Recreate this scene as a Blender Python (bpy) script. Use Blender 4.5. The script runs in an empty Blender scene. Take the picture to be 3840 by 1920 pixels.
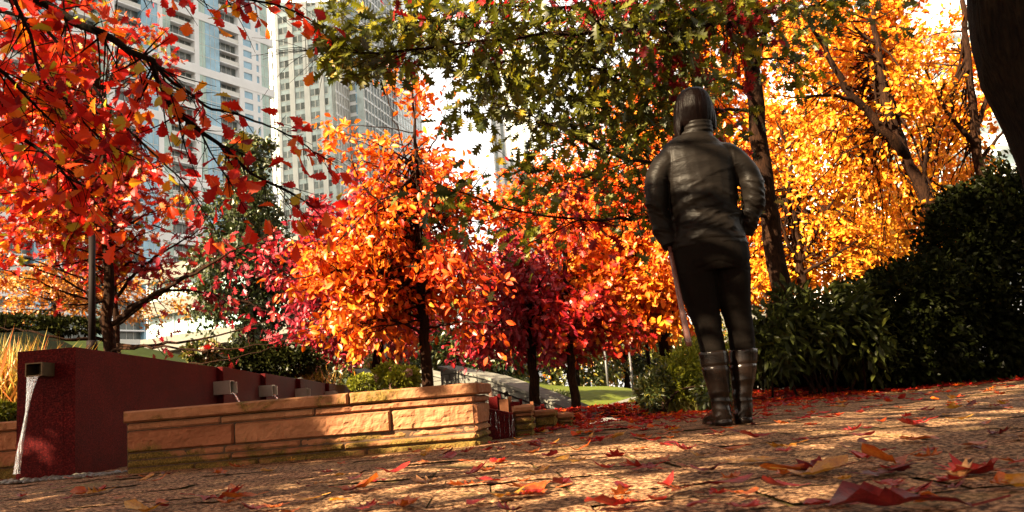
import bpy, math, random
import numpy as np
from mathutils import Vector, Matrix

rng = np.random.default_rng(7)
random.seed(7)
SC = bpy.context.scene
COL = SC.collection

# ------------------------------------------------------------------ camera
W, H = 1024.0, 512.0
FPX = 853.5
PITCH, ROLL = math.radians(9.6), math.radians(4.75)
CAM = np.array([0.0, 0.0, 0.21])
FWD = np.array([0, math.cos(PITCH), math.sin(PITCH)])
_r0 = np.array([1.0, 0, 0]); _u0 = np.array([0, -math.sin(PITCH), math.cos(PITCH)])
RGT = math.cos(ROLL) * _r0 - math.sin(ROLL) * _u0
UPV = math.sin(ROLL) * _r0 + math.cos(ROLL) * _u0
cam_d = bpy.data.cameras.new("camera"); cam = bpy.data.objects.new("camera", cam_d); COL.objects.link(cam)
cam_d.sensor_width = 36.0; cam_d.lens = FPX / W * 36.0
cam_d.clip_start = 0.02; cam_d.clip_end = 3000
M3 = Matrix(((RGT[0], UPV[0], -FWD[0]), (RGT[1], UPV[1], -FWD[1]), (RGT[2], UPV[2], -FWD[2])))
cam.matrix_world = Matrix.Translation(Vector(CAM)) @ M3.to_4x4()
cam_d.dof.use_dof = True; cam_d.dof.focus_distance = 5.0; cam_d.dof.aperture_fstop = 9.0
SC.camera = cam

# ------------------------------------------------------------------ light
SUN_TO = np.array([-0.60, -0.50, 0.50]); SUN_TO /= np.linalg.norm(SUN_TO)
ELEV = math.asin(SUN_TO[2]); AZ = math.atan2(SUN_TO[0], SUN_TO[1])
world = bpy.data.worlds.new("World"); SC.world = world; world.use_nodes = True
nt = world.node_tree; bg = nt.nodes["Background"]
sky = nt.nodes.new("ShaderNodeTexSky"); sky.sky_type = 'NISHITA'; sky.sun_disc = False
sky.sun_elevation = ELEV; sky.sun_rotation = AZ; sky.dust_density = 1.5; sky.air_density = 1.0; sky.ozone_density = 1.0
hsv = nt.nodes.new("ShaderNodeHueSaturation"); hsv.inputs['Saturation'].default_value = 0.30
nt.links.new(sky.outputs[0], hsv.inputs['Color']); wm = nt.nodes.new("ShaderNodeMix"); wm.data_type = 'RGBA'; wm.blend_type = 'MULTIPLY'; wm.inputs['Factor'].default_value = 1.0
nt.links.new(hsv.outputs[0], wm.inputs[6]); wm.inputs[7].default_value = (1.0, 0.83, 0.64, 1); 
# white lobe added to the sky ahead, turned right to light the tower facade
tc = nt.nodes.new("ShaderNodeTexCoord"); dp = nt.nodes.new("ShaderNodeVectorMath"); dp.operation = 'DOT_PRODUCT'; dp.inputs[1].default_value = (0.38, 0.86, 0.34)
nt.links.new(tc.outputs['Generated'], dp.inputs[0])
mr = nt.nodes.new("ShaderNodeMapRange"); mr.interpolation_type = 'SMOOTHSTEP'; mr.inputs['From Min'].default_value = 0.25; mr.inputs['From Max'].default_value = 0.85; mr.inputs['To Max'].default_value = 6.5
nt.links.new(dp.outputs['Value'], mr.inputs['Value'])
cn = nt.nodes.new("ShaderNodeTexNoise"); cn.inputs['Scale'].default_value = 2.0; cn.inputs['Detail'].default_value = 4; nt.links.new(tc.outputs['Generated'], cn.inputs['Vector'])
ml = nt.nodes.new("ShaderNodeMath"); ml.operation = 'MULTIPLY'; nt.links.new(mr.outputs[0], ml.inputs[0]); nt.links.new(cn.outputs[0], ml.inputs[1])
ad = nt.nodes.new("ShaderNodeMix"); ad.data_type = 'RGBA'; ad.blend_type = 'ADD'; ad.inputs['Factor'].default_value = 1.0
nt.links.new(wm.outputs[2], ad.inputs[6]); nt.links.new(ml.outputs[0], ad.inputs[7]); nt.links.new(ad.outputs[2], bg.inputs[0])
bg.inputs[1].default_value = 0.05
sun_d = bpy.data.lights.new("sun", 'SUN'); sun = bpy.data.objects.new("sun", sun_d); COL.objects.link(sun)
sun_d.energy = 5.0; sun_d.angle = math.radians(0.5); sun_d.color = (1.0, 0.78, 0.50)
sun.rotation_euler = Vector(SUN_TO).to_track_quat('Z', 'Y').to_euler()
vs = SC.view_settings; vs.view_transform = 'Standard'; vs.look = 'None'; vs.gamma = 1.0; vs.exposure = 2.75
SC.render.engine = 'CYCLES'
cy = SC.cycles; cy.max_bounces = 6; cy.diffuse_bounces = 3; cy.glossy_bounces = 3; cy.transmission_bounces = 4
cy.transparent_max_bounces = 6; cy.caustics_reflective = False; cy.caustics_refractive = False
cy.sample_clamp_indirect = 6.0

# ------------------------------------------------------------------ helpers
def ray(x, y):
    return FWD + RGT * ((x - W / 2) / FPX) + UPV * ((H / 2 - y) / FPX)
def P(x, y, d):
    """point seen at picture position x, y standing d metres ahead"""
    r = ray(x, y); return CAM + r * (d / r[1])
def PG(x, y, z=0.0):
    r = ray(x, y); return CAM + r * ((z - CAM[2]) / r[2])
def proj(p):
    v = np.asarray(p) - CAM
    f = v @ FWD
    return np.stack([W / 2 + FPX * (v @ RGT) / f, H / 2 - FPX * (v @ UPV) / f], -1), f
def unit(v):
    v = np.asarray(v, float); return v / (np.linalg.norm(v, axis=-1, keepdims=True) + 1e-9)

def _hash(ix, iy, iz, s):
    h = (ix * 374761393 + iy * 668265263 + iz * 2147483647 + s * 974634777) & 0xffffffff
    h = ((h ^ (h >> 13)) * 1274126177) & 0xffffffff
    return ((h ^ (h >> 16)) & 0xffff) / 65535.0
def vnoise(p, scale=1.0, seed=0):
    p = np.asarray(p, float) * scale
    i = np.floor(p).astype(np.int64); f = p - i; f = f * f * (3 - 2 * f)
    out = 0
    for dx in (0, 1):
        for dy in (0, 1):
            for dz in (0, 1):
                w = (f[..., 0] if dx else 1 - f[..., 0]) * (f[..., 1] if dy else 1 - f[..., 1]) * (f[..., 2] if dz else 1 - f[..., 2])
                out = out + w * _hash(i[..., 0] + dx, i[..., 1] + dy, i[..., 2] + dz, seed)
    return out * 2 - 1
def fbm(p, scale=1.0, seed=0, o=3):
    a, t = 1.0, 0
    for k in range(o):
        t = t + a * vnoise(p, scale * 2 ** k, seed + k); a *= 0.5
    return t

def mesh_np(name, V, F, mat=None, parent=None, attrs=None, smooth=False):
    """F: (n,k) array or list of such arrays"""
    V = np.ascontiguousarray(V, np.float32).reshape(-1, 3)
    Fs = F if isinstance(F, list) and np.ndim(F[0]) == 2 else [F]
    Fs = [np.asarray(f, np.int32) for f in Fs if len(f)]
    me = bpy.data.meshes.new(name)
    me.vertices.add(len(V)); me.vertices.foreach_set("co", V.ravel())
    loops = np.concatenate([f.ravel() for f in Fs]); tot = np.concatenate([np.full(len(f), f.shape[1], np.int32) for f in Fs])
    start = np.concatenate([[0], np.cumsum(tot)[:-1]]).astype(np.int32)
    me.loops.add(len(loops)); me.loops.foreach_set("vertex_index", loops)
    me.polygons.add(len(tot)); me.polygons.foreach_set("loop_start", start); me.polygons.foreach_set("loop_total", tot)
    me.polygons.foreach_set("use_smooth", np.full(len(tot), bool(smooth)))
    for k, a in (attrs or {}).items():
        at = me.attributes.new(k, 'FLOAT', 'POINT'); at.data.foreach_set("value", np.ascontiguousarray(a, np.float32))
    me.update(calc_edges=True); me.validate(clean_customdata=False)
    o = bpy.data.objects.new(name, me); COL.objects.link(o)
    if mat: me.materials.append(mat)
    if parent is not None: attach(o, parent)
    return o
def attach(o, parent):
    """meshes are written in world space: keep them there under a moved parent"""
    o.parent = parent
    o.matrix_parent_inverse = Matrix.LocRotScale(parent.location, parent.rotation_euler, parent.scale).inverted()
def tag(o, label, cat, group=None, kind=None):
    o['label'] = label; o['category'] = cat
    if group: o['group'] = group
    if kind: o['kind'] = kind
    return o
def thing(name, label, cat, loc=(0, 0, 0), group=None):
    o = bpy.data.objects.new(name, None); COL.objects.link(o); o.location = [float(c) for c in loc]; o.empty_display_size = 0.1
    return tag(o, label, cat, group)
def struct(o, label=None):
    o['kind'] = 'structure'
    if label: o['label'] = label
    return o

class MB:
    def __init__(s): s.V = []; s.Q = []; s.T = []; s.n = 0; s.a = []
    def add(s, V, Q=None, T=None, tone=0.5):
        V = np.asarray(V, float).reshape(-1, 3)
        if Q is not None and len(Q): s.Q.append(np.asarray(Q) + s.n)
        if T is not None and len(T): s.T.append(np.asarray(T) + s.n)
        s.V.append(V); s.a.append(np.full(len(V), tone)); s.n += len(V); return s
    def box(s, o, u, v, w, tone=0.5):
        """corner o and three edge vectors"""
        o, u, v, w = [np.asarray(k, float) for k in (o, u, v, w)]
        V = [o, o + u, o + u + v, o + v, o + w, o + u + w, o + u + v + w, o + v + w]
        Q = [[0, 3, 2, 1], [4, 5, 6, 7], [0, 1, 5, 4], [1, 2, 6, 5], [2, 3, 7, 6], [3, 0, 4, 7]]
        if np.dot(np.cross(u, v), w) < 0: Q = [q[::-1] for q in Q]
        return s.add(V, Q, tone=tone)
    def aabb(s, lo, hi, tone=0.5):
        lo = np.asarray(lo, float); d = np.asarray(hi, float) - lo
        return s.box(lo, (d[0], 0, 0), (0, d[1], 0), (0, 0, d[2]), tone)
    def build(s, name, mat, parent=None, smooth=False):
        F = []
        if s.Q: F.append(np.concatenate(s.Q))
        if s.T: F.append(np.concatenate(s.T))
        return mesh_np(name, np.concatenate(s.V), F, mat, parent, {'tone': np.concatenate(s.a)}, smooth)

def tube_np(pts, rad, k=6, cap=True):
    pts = np.asarray(pts, float); n = len(pts); rad = np.broadcast_to(rad, (n,))
    t = unit(np.gradient(pts, axis=0))
    ref = np.array([0, 0, 1.0]) if abs(t[:, 2]).mean() < 0.8 else np.array([0, 1.0, 0])
    a = unit(np.cross(t, ref)); b = np.cross(t, a)
    an = np.linspace(0, 2 * math.pi, k, endpoint=False)
    V = pts[:, None] + rad[:, None, None] * (np.cos(an)[None, :, None] * a[:, None] + np.sin(an)[None, :, None] * b[:, None])
    V = V.reshape(-1, 3)
    i = np.arange(n - 1)[:, None] * k; j = np.arange(k)[None]; j2 = (j + 1) % k
    Q = np.stack([i + j, i + j2, i + k + j2, i + k + j], -1).reshape(-1, 4)
    T = np.zeros((0, 3), int)
    if cap:
        V = np.concatenate([V, pts[:1], pts[-1:]])
        jj = np.arange(k); j3 = (jj + 1) % k
        T = np.concatenate([np.stack([np.full(k, n * k), j3, jj], -1), np.stack([np.full(k, n * k + 1), (n - 1) * k + jj, (n - 1) * k + j3], -1)])
    return V, Q, T
def smooth_path(pts, n=24, jit=0.0):
    pts = np.asarray(pts, float)
    d = np.concatenate([[0], np.cumsum(np.linalg.norm(np.diff(pts, axis=0), axis=1))]); d /= d[-1]
    # catmull-rom
    t = np.linspace(0, 1, n); out = []
    for tt in t:
        i = min(np.searchsorted(d, tt, side='right') - 1, len(pts) - 2)
        f = (tt - d[i]) / (d[i + 1] - d[i] + 1e-9)
        p0 = pts[max(i - 1, 0)]; p1 = pts[i]; p2 = pts[i + 1]; p3 = pts[min(i + 2, len(pts) - 1)]
        out.append(0.5 * ((2 * p1) + (-p0 + p2) * f + (2 * p0 - 5 * p1 + 4 * p2 - p3) * f ** 2 + (-p0 + 3 * p1 - 3 * p2 + p3) * f ** 3))
    out = np.array(out)
    if jit:
        L = np.linalg.norm(pts[-1] - pts[0])
        out[1:-1] += rng.normal(0, jit * L, (n - 2, 3))
    return out

# ------------------------------------------------------------------ materials
def new_mat(name):
    m = bpy.data.materials.new(name); m.use_nodes = True; t = m.node_tree
    return m, t, t.nodes["Principled BSDF"]
def L(t, a, b): t.links.new(a, b)
def ramp(t, stops, interp='LINEAR'):
    r = t.nodes.new("ShaderNodeValToRGB"); r.color_ramp.interpolation = interp
    e = r.color_ramp.elements
    while len(e) > 1: e.remove(e[-1])
    e[0].position = stops[0][0]; e[0].color = (*stops[0][1], 1)
    for p, c in stops[1:]:
        x = e.new(p); x.color = (*c, 1)
    return r
def noise(t, scale, detail=4, rough=0.55, coord=None, dist=0.0):
    n = t.nodes.new("ShaderNodeTexNoise"); n.inputs['Scale'].default_value = scale; n.inputs['Detail'].default_value = detail
    n.inputs['Roughness'].default_value = rough; n.inputs['Distortion'].default_value = dist
    if coord is not None: L(t, coord, n.inputs['Vector'])
    return n
def pos(t): 
    return t.nodes.new("ShaderNodeNewGeometry").outputs['Position']
def bump(t, b, h, strength=0.3, dist=0.01):
    n = t.nodes.new("ShaderNodeBump"); n.inputs['Strength'].default_value = strength; n.inputs['Distance'].default_value = dist
    L(t, h, n.inputs['Height']); L(t, n.outputs[0], b.inputs['Normal']); return n
def mixc(t, fac, a, b, mode='MIX'):
    m = t.nodes.new("ShaderNodeMix"); m.data_type = 'RGBA'; m.blend_type = mode
    for sock, v in ((m.inputs['Factor'], fac), (m.inputs[6], a), (m.inputs[7], b)):
        if hasattr(v, 'is_linked'): L(t, v, sock)
        elif isinstance(v, (int, float)): sock.default_value = v
        else: sock.default_value = (*v, 1)
    return m.outputs[2]
def attr(t, name='tone'):
    a = t.nodes.new("ShaderNodeAttribute"); a.attribute_name = name; return a.outputs['Fac']
def plain(name, col, rough=0.6, metal=0.0, nscale=0, namt=0.25, bstr=0.0):
    m, t, b = new_mat(name); b.inputs['Roughness'].default_value = rough; b.inputs['Metallic'].default_value = metal
    if rough > .6: b.inputs['Specular IOR Level'].default_value = 0.08
    if nscale:
        n = noise(t, nscale, 5, 0.6, pos(t))
        r = ramp(t, [(0.3, tuple(c * (1 - namt) for c in col)), (0.7, tuple(min(c * (1 + namt), 1) for c in col))]); L(t, n.outputs[0], r.inputs[0])
        L(t, r.outputs[0], b.inputs['Base Color'])
        if bstr: bump(t, b, n.outputs[0], bstr, 0.01)
    else: b.inputs['Base Color'].default_value = (*col, 1)
    return m
def leaf_mat(name, stops, trans=0.35, gloss=0.06, rough=0.4):
    m = bpy.data.materials.new(name); m.use_nodes = True; t = m.node_tree; t.nodes.clear()
    out = t.nodes.new("ShaderNodeOutputMaterial")
    r = ramp(t, stops); L(t, attr(t), r.inputs[0])
    d = t.nodes.new("ShaderNodeBsdfDiffuse"); L(t, r.outputs[0], d.inputs[0])
    tr = t.nodes.new("ShaderNodeBsdfTranslucent")
    g = t.nodes.new("ShaderNodeGamma"); g.inputs[1].default_value = 1.1; L(t, r.outputs[0], g.inputs[0]); L(t, g.outputs[0], tr.inputs[0])
    mx = t.nodes.new("ShaderNodeMixShader"); mx.inputs[0].default_value = trans; L(t, d.outputs[0], mx.inputs[1]); L(t, tr.outputs[0], mx.inputs[2])
    gl = t.nodes.new("ShaderNodeBsdfGlossy"); gl.inputs['Roughness'].default_value = rough
    m2 = t.nodes.new("ShaderNodeMixShader"); m2.inputs[0].default_value = gloss; L(t, mx.outputs[0], m2.inputs[1]); L(t, gl.outputs[0], m2.inputs[2])
    L(t, m2.outputs[0], out.inputs[0]); return m

CRIM, RED, ORED = (0.16, 0.006, 0.014), (0.36, 0.010, 0.009), (0.50, 0.042, 0.008)
ORA, AMB, YEL = (0.62, 0.115, 0.008), (0.66, 0.22, 0.013), (0.72, 0.38, 0.035)
GRN, DGR, LGR, OLV = (0.075, 0.085, 0.008), (0.03, 0.042, 0.008), (0.22, 0.22, 0.014), (0.14, 0.12, 0.015)
ML = {
    'near_red': leaf_mat("near_red_leaves", [(0, (0.24, 0.008, 0.014)), (.25, (0.46, 0.013, 0.010)), (.5, (0.60, 0.026, 0.010)), (.68, (0.70, 0.085, 0.012)), (.82, (0.74, 0.19, 0.014)), (.92, (0.70, 0.31, 0.02)), (1, (0.46, 0.36, 0.03))], 0.5, 0.02),  # brighter copy of the leaf reds, light put into colour for shaded boughs
    'mid_red': leaf_mat("mid_red_leaves", [(0, CRIM), (.2, RED), (.45, RED), (.65, ORED), (.8, ORA), (.9, AMB), (1, LGR)], 0.32, .03),
    'crimson': leaf_mat("crimson_leaves", [(0, (0.12, 0.005, 0.013)), (.4, (0.22, 0.009, 0.024)), (.75, (0.36, 0.014, 0.030)), (1, (0.46, 0.03, 0.02))], 0.32, 0.04),
    'orange': leaf_mat("orange_leaves", [(0, RED), (.15, ORED), (.4, (0.56, 0.075, 0.008)), (.7, ORA), (1, AMB)], 0.30, 0.03),
    'orange_red': leaf_mat("orange_red_leaves", [(0, CRIM), (.35, RED), (.6, ORED), (.8, ORA), (1, AMB)], 0.30, 0.03),
    'yellow': leaf_mat("yellow_leaves", [(0, (0.60, 0.12, 0.005)), (.3, (0.64, 0.185, 0.008)), (.7, (0.68, 0.265, 0.012)), (1, (0.72, 0.38, 0.03))], 0.32, 0.025),
    'ochre': leaf_mat("ochre_leaves", [(0, (0.40, 0.11, 0.012)), (.6, (0.55, 0.22, 0.02)), (1, OLV)], 0.35),
    'oakgreen': leaf_mat("oak_green_leaves", [(0, DGR), (.35, (0.10, 0.105, 0.009)), (.6, (0.15, 0.15, 0.011)), (.76, (0.26, 0.24, 0.016)), (.80, (0.45, 0.26, 0.02)), (.84, RED), (1, CRIM)], 0.55, 0.03),
    'dark': leaf_mat("dark_green_leaves", [(0, (0.018, 0.032, 0.010)), (.6, (0.045, 0.06, 0.015)), (1, OLV)], 0.3, 0.05),
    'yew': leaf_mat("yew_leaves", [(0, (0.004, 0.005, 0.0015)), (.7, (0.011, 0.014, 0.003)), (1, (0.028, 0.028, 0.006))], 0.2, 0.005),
    'broad': leaf_mat("broad_shrub_leaves", [(0, (0.014, 0.018, 0.004)), (.7, (0.038, 0.045, 0.009)), (1, (0.08, 0.085, 0.014))], 0.3, 0.012),
    'juniper': leaf_mat("juniper_leaves", [(0, (0.06, 0.075, 0.008)), (.5, (0.17, 0.18, 0.014)), (1, (0.32, 0.30, 0.022))], 0.4, 0.02),
    'grass': leaf_mat("grass_blades", [(0, (0.05, 0.08, 0.01)), (.6, (0.13, 0.16, 0.02)), (1, (0.30, 0.26, 0.05))], 0.35),
    'strawgrass': leaf_mat("straw_grass_blades", [(0, (0.16, 0.15, 0.02)), (.5, (0.42, 0.28, 0.04)), (1, (0.50, 0.14, 0.03))], 0.35),
    'backwood': leaf_mat("far_green_leaves", [(0, (0.04, 0.06, 0.012)), (.5, (0.12, 0.13, 0.02)), (.8, (0.30, 0.24, 0.025)), (1, AMB)], 0.35),
    'flower': leaf_mat("hydrangea_petals", [(0, (0.45, 0.18, 0.14)), (1, (0.62, 0.42, 0.30))], 0.3),
    'pebble': plain("pebble", (0.075, 0.065, 0.05), 0.4, 0, 30, 0.5),
}
# bark
def bark(name, c0, c1):
    m, t, b = new_mat(name); b.inputs['Roughness'].default_value = 0.95; b.inputs['Specular IOR Level'].default_value = 0.08
    mp = t.nodes.new("ShaderNodeMapping"); mp.inputs['Scale'].default_value = (1, 1, 0.18); L(t, pos(t), mp.inputs[0])
    n = noise(t, 60, 5, 0.65, mp.outputs[0], 0.6); n2 = noise(t, 4, 4, 0.6, pos(t))
    r = ramp(t, [(0.35, c0), (0.65, c1)]); L(t, n.outputs[0], r.inputs[0])
    r2 = ramp(t, [(0.4, (0.6, 0.6, 0.6)), (0.75, (1.2, 1.15, 0.9))]); L(t, n2.outputs[0], r2.inputs[0])
    L(t, mixc(t, 1.0, r.outputs[0], r2.outputs[0], 'MULTIPLY'), b.inputs['Base Color'])
    bump(t, b, n.outputs[0], 0.8, 0.02); return m
BARK = bark("brown_bark", (0.007, 0.003, 0.002), (0.040, 0.018, 0.010))
BARKL = bark("light_bark", (0.06, 0.035, 0.022), (0.25, 0.15, 0.09))
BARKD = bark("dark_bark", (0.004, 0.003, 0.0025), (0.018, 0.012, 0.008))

def granite_red():
    m, t, b = new_mat("red_granite"); p = pos(t)
    n = noise(t, 130, 3, 0.75, p); n2 = noise(t, 2.2, 6, 0.7, p, .8)
    r = ramp(t, [(0.32, (0.014, 0.001, 0.0015)), (0.5, (0.055, 0.0022, 0.003)), (0.70, (0.15, 0.014, 0.012))]); L(t, n.outputs[0], r.inputs[0])
    r2 = ramp(t, [(0.3, (0.6, 0.55, 0.55)), (0.7, (1.2, 1.15, 1.1))]); L(t, n2.outputs[0], r2.inputs[0])
    L(t, mixc(t, 1.0, r.outputs[0], r2.outputs[0], 'MULTIPLY'), b.inputs['Base Color'])
    b.inputs['Roughness'].default_value = 0.6; b.inputs['Specular IOR Level'].default_value = 0.06; bump(t, b, n.outputs[0], 0.2, 0.004); return m
MGRAN = granite_red()
def sandstone():
    m, t, b = new_mat("buff_sandstone"); p = pos(t)
    n = noise(t, 9, 6, 0.6, p, 0.4); nf = noise(t, 120, 4, 0.7, p); nm = noise(t, 3.2, 6, 0.68, p, 0.6)
    base = ramp(t, [(0.0, (0.20, 0.075, 0.038)), (0.5, (0.28, 0.12, 0.062)), (1.0, (0.36, 0.19, 0.10))]); L(t, attr(t), base.inputs[0])
    v = ramp(t, [(0.3, (0.72, 0.68, 0.62)), (0.7, (1.15, 1.12, 1.08))]); L(t, n.outputs[0], v.inputs[0])
    c = mixc(t, 1.0, base.outputs[0], v.outputs[0], 'MULTIPLY')
    # lichen and moss: on the coping and along the lowest courses
    sx = t.nodes.new("ShaderNodeSeparateXYZ"); L(t, p, sx.inputs[0])
    lo = t.nodes.new("ShaderNodeMapRange"); lo.inputs['From Min'].default_value = 0.17; lo.inputs['From Max'].default_value = 0.02
    lo.inputs['To Min'].default_value = 0.0; lo.inputs['To Max'].default_value = 0.30; L(t, sx.outputs[2], lo.inputs[0])
    hi = t.nodes.new("ShaderNodeMapRange"); hi.inputs['From Min'].default_value = 0.245; hi.inputs['From Max'].default_value = 0.26
    hi.inputs['To Min'].default_value = 0.0; hi.inputs['To Max'].default_value = 0.09; L(t, sx.outputs[2], hi.inputs[0])
    a1 = t.nodes.new("ShaderNodeMath"); a1.operation = 'ADD'; L(t, lo.outputs[0], a1.inputs[0]); L(t, hi.outputs[0], a1.inputs[1])
    a2 = t.nodes.new("ShaderNodeMath"); a2.operation = 'ADD'; L(t, a1.outputs[0], a2.inputs[0]); L(t, nm.outputs[0], a2.inputs[1])
    mk = ramp(t, [(0.62, (0, 0, 0)), (0.72, (1, 1, 1))]); L(t, a2.outputs[0], mk.inputs[0])
    mc = ramp(t, [(0.35, (0.045, 0.030, 0.010)), (0.6, (0.17, 0.11, 0.025)), (0.8, (0.34, 0.22, 0.05))]); L(t, nf.outputs[0], mc.inputs[0])
    L(t, mixc(t, mk.outputs[0], c, mc.outputs[0]), b.inputs['Base Color'])
    b.inputs['Roughness'].default_value = 0.85; b.inputs['Specular IOR Level'].default_value = 0.1
    bump(t, b, nf.outputs[0], 0.35, 0.01); return m
MSAND = sandstone()
MMORT = plain("mortar_joint", (0.07, 0.045, 0.03), 0.95, 0, 60, 0.3)
MGREY = plain("grey_limestone", (0.13, 0.13, 0.115), 0.85, 0, 6, 0.25, 0.2)
MSTEEL = plain("brushed_steel", (0.55, 0.50, 0.43), 0.38, 0.85, 8, 0.12)
MBRONZE = plain("bronze_lining", (0.10, 0.07, 0.035), 0.5, 0.6, 20, 0.3)
MDARKM = plain("dark_metal", (0.008, 0.005, 0.005), 0.65, 0.0, 12, 0.2)
MGREYM = plain("grey_metal", (0.09, 0.09, 0.095), 0.5, 0.3, 8, 0.1)
def water_mat():
    m, t, b = new_mat("falling_water"); b.inputs['Base Color'].default_value = (0.95, 0.93, 0.9, 1)
    b.inputs['Roughness'].default_value = 0.08; b.inputs['IOR'].default_value = 1.33; b.inputs['Transmission Weight'].default_value = 0.85
    mp = t.nodes.new("ShaderNodeMapping"); mp.inputs['Scale'].default_value = (1, 1, 0.08); L(t, pos(t), mp.inputs[0])
    n = noise(t, 120, 3, 0.6, mp.outputs[0]); bump(t, b, n.outputs[0], 0.9, 0.02); return m
MWATER = water_mat()
# ground
def paver_mat():
    m, t, b = new_mat("granite_pavers"); p = pos(t)
    n = noise(t, 66, 3, 0.7, p); n2 = noise(t, 2.2, 5, 0.6, p); v = t.nodes.new("ShaderNodeTexVoronoi"); v.inputs['Scale'].default_value = 150; L(t, p, v.inputs['Vector'])
    r = ramp(t, [(0.40, (0.022, 0.009, 0.004)), (0.50, (0.14, 0.076, 0.040)), (0.60, (0.46, 0.30, 0.175))]); L(t, n.outputs[0], r.inputs[0])
    tn = ramp(t, [(0, (0.72, 0.68, 0.62)), (1, (1.12, 1.0, 0.92))]); L(t, attr(t), tn.inputs[0])
    c = mixc(t, 1.0, r.outputs[0], tn.outputs[0], 'MULTIPLY')
    mk = ramp(t, [(0.56, (0, 0, 0)), (0.72, (0.7, 0.7, 0.7))]); L(t, n2.outputs[0], mk.inputs[0])
    c = mixc(t, mk.outputs[0], c, (0.13, 0.10, 0.03))
    L(t, c, b.inputs['Base Color']); b.inputs['Roughness'].default_value = 0.85; b.inputs['Specular IOR Level'].default_value = 0.1
    bump(t, b, n.outputs[0], 0.45, 0.006); return m
MPAVE = paver_mat()
MSOIL = plain("dark_soil", (0.035, 0.024, 0.016), 0.95, 0, 25, 0.5, 0.5)
MJOINT = plain("joint_sand", (0.10, 0.075, 0.028), 0.95, 0, 40, 0.4)
MLAWN = plain("lawn_turf", (0.022, 0.034, 0.004), 0.95, 0, 5, 0.35, 0.3)
MLAWN2 = plain("turf_sunlit_tint", (0.070, 0.088, 0.009), 0.95, 0, 5, 0.35, 0.3)  # lighter turf copy: sunlight on the mound put into its colour
MCONC = plain("pale_concrete", (0.16, 0.165, 0.165), 0.8, 0, 3, 0.15)
# ------------------------------------------------------------------ leaf shapes (length along y, unit length)
def strip_leaf(half, fold=0.10, sag=0.10):
    """half outline (x,y) from base to tip -> verts, tris"""
    half = np.array(half, float); n = len(half); y = half[:, 1]
    z = lambda x: np.abs(x) * fold * 2
    mid = np.stack([0 * y, y, -sag * y ** 2], 1)
    R = np.stack([half[:, 0], y, z(half[:, 0]) - sag * y ** 2], 1); Lf = R * [-1, 1, 1]
    V = np.concatenate([mid, R, Lf]); T = []
    for i in range(n - 1):
        m0, m1, r0, r1, l0, l1 = i, i + 1, n + i, n + i + 1, 2 * n + i, 2 * n + i + 1
        if half[i, 0] > 1e-4: T += [[m0, r0, r1], [m0, l1, l0]]
        if half[i + 1, 0] > 1e-4: T += [[m0, r1, m1], [m0, m1, l1]]
        elif half[i, 0] > 1e-4: pass
    if half[-1, 0] < 1e-4:
        pass
    return V, np.array(T)
LEAF_OAK = strip_leaf([(0.02, 0), (0.03, .1), (0.20, .17), (.08, .25), (.34, .40), (.10, .44), (.42, .66), (.13, .66), (.28, .88), (.10, .84), (.005, 1)], 0.12, 0.12)
LEAF_OBO = strip_leaf([(0.015, 0), (.08, .15), (.19, .30), (.13, .34), (.30, .48), (.21, .53), (.40, .67), (.28, .71), (.36, .83), (.20, .86), (.15, .97), (.005, 1)], 0.16, 0.22)
LEAF_OVAL = strip_leaf([(0.01, 0), (.20, .28), (.25, .55), (.15, .82), (.005, 1)], 0.14, 0.15)
LEAF_LONG = strip_leaf([(0.01, 0), (.13, .3), (.15, .6), (.005, 1)], 0.12, 0.25)
LEAF_RH = (np.array([[0, 0, 0], [.30, .5, .06], [0, 1, -.1], [-.30, .5, .06]]), np.array([[0, 1, 2], [0, 2, 3]]))
LEAF_NEEDLE = (np.array([[0, 0, 0], [.16, .45, .03], [0, 1, -.05], [-.16, .4, .03]]), np.array([[0, 1, 2], [0, 2, 3]]))
LEAF_BLADE = (np.array([[-.02, 0, 0], [.02, 0, 0], [.016, .5, -.06], [-.016, .5, -.06], [0, 1, -.32]]), np.array([[0, 1, 2], [0, 2, 3], [3, 2, 4]]))

def leaves_np(pts, size, adir, nrm, tmpl):
    tv, tf = tmpl
    a = unit(adir); n = nrm - (nrm * a).sum(1, keepdims=True) * a; n = unit(n); s = np.cross(a, n)
    V = pts[:, None] + size[:, None, None] * (tv[None, :, 0:1] * s[:, None] + tv[None, :, 1:2] * a[:, None] + tv[None, :, 2:3] * n[:, None])
    F = tf[None] + (np.arange(len(pts)) * len(tv))[:, None, None]
    return V.reshape(-1, 3), F.reshape(-1, 3)
def leaf_obj(name, pts, size, adir, nrm, tone, tmpl, mat, parent=None):
    V, F = leaves_np(pts, size, adir, nrm, tmpl)
    return mesh_np(name, V, F, mat, parent, {'tone': np.repeat(tone, len(tmpl[0]))})
def rand_unit(n):
    return unit(rng.normal(size=(n, 3)))

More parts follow.
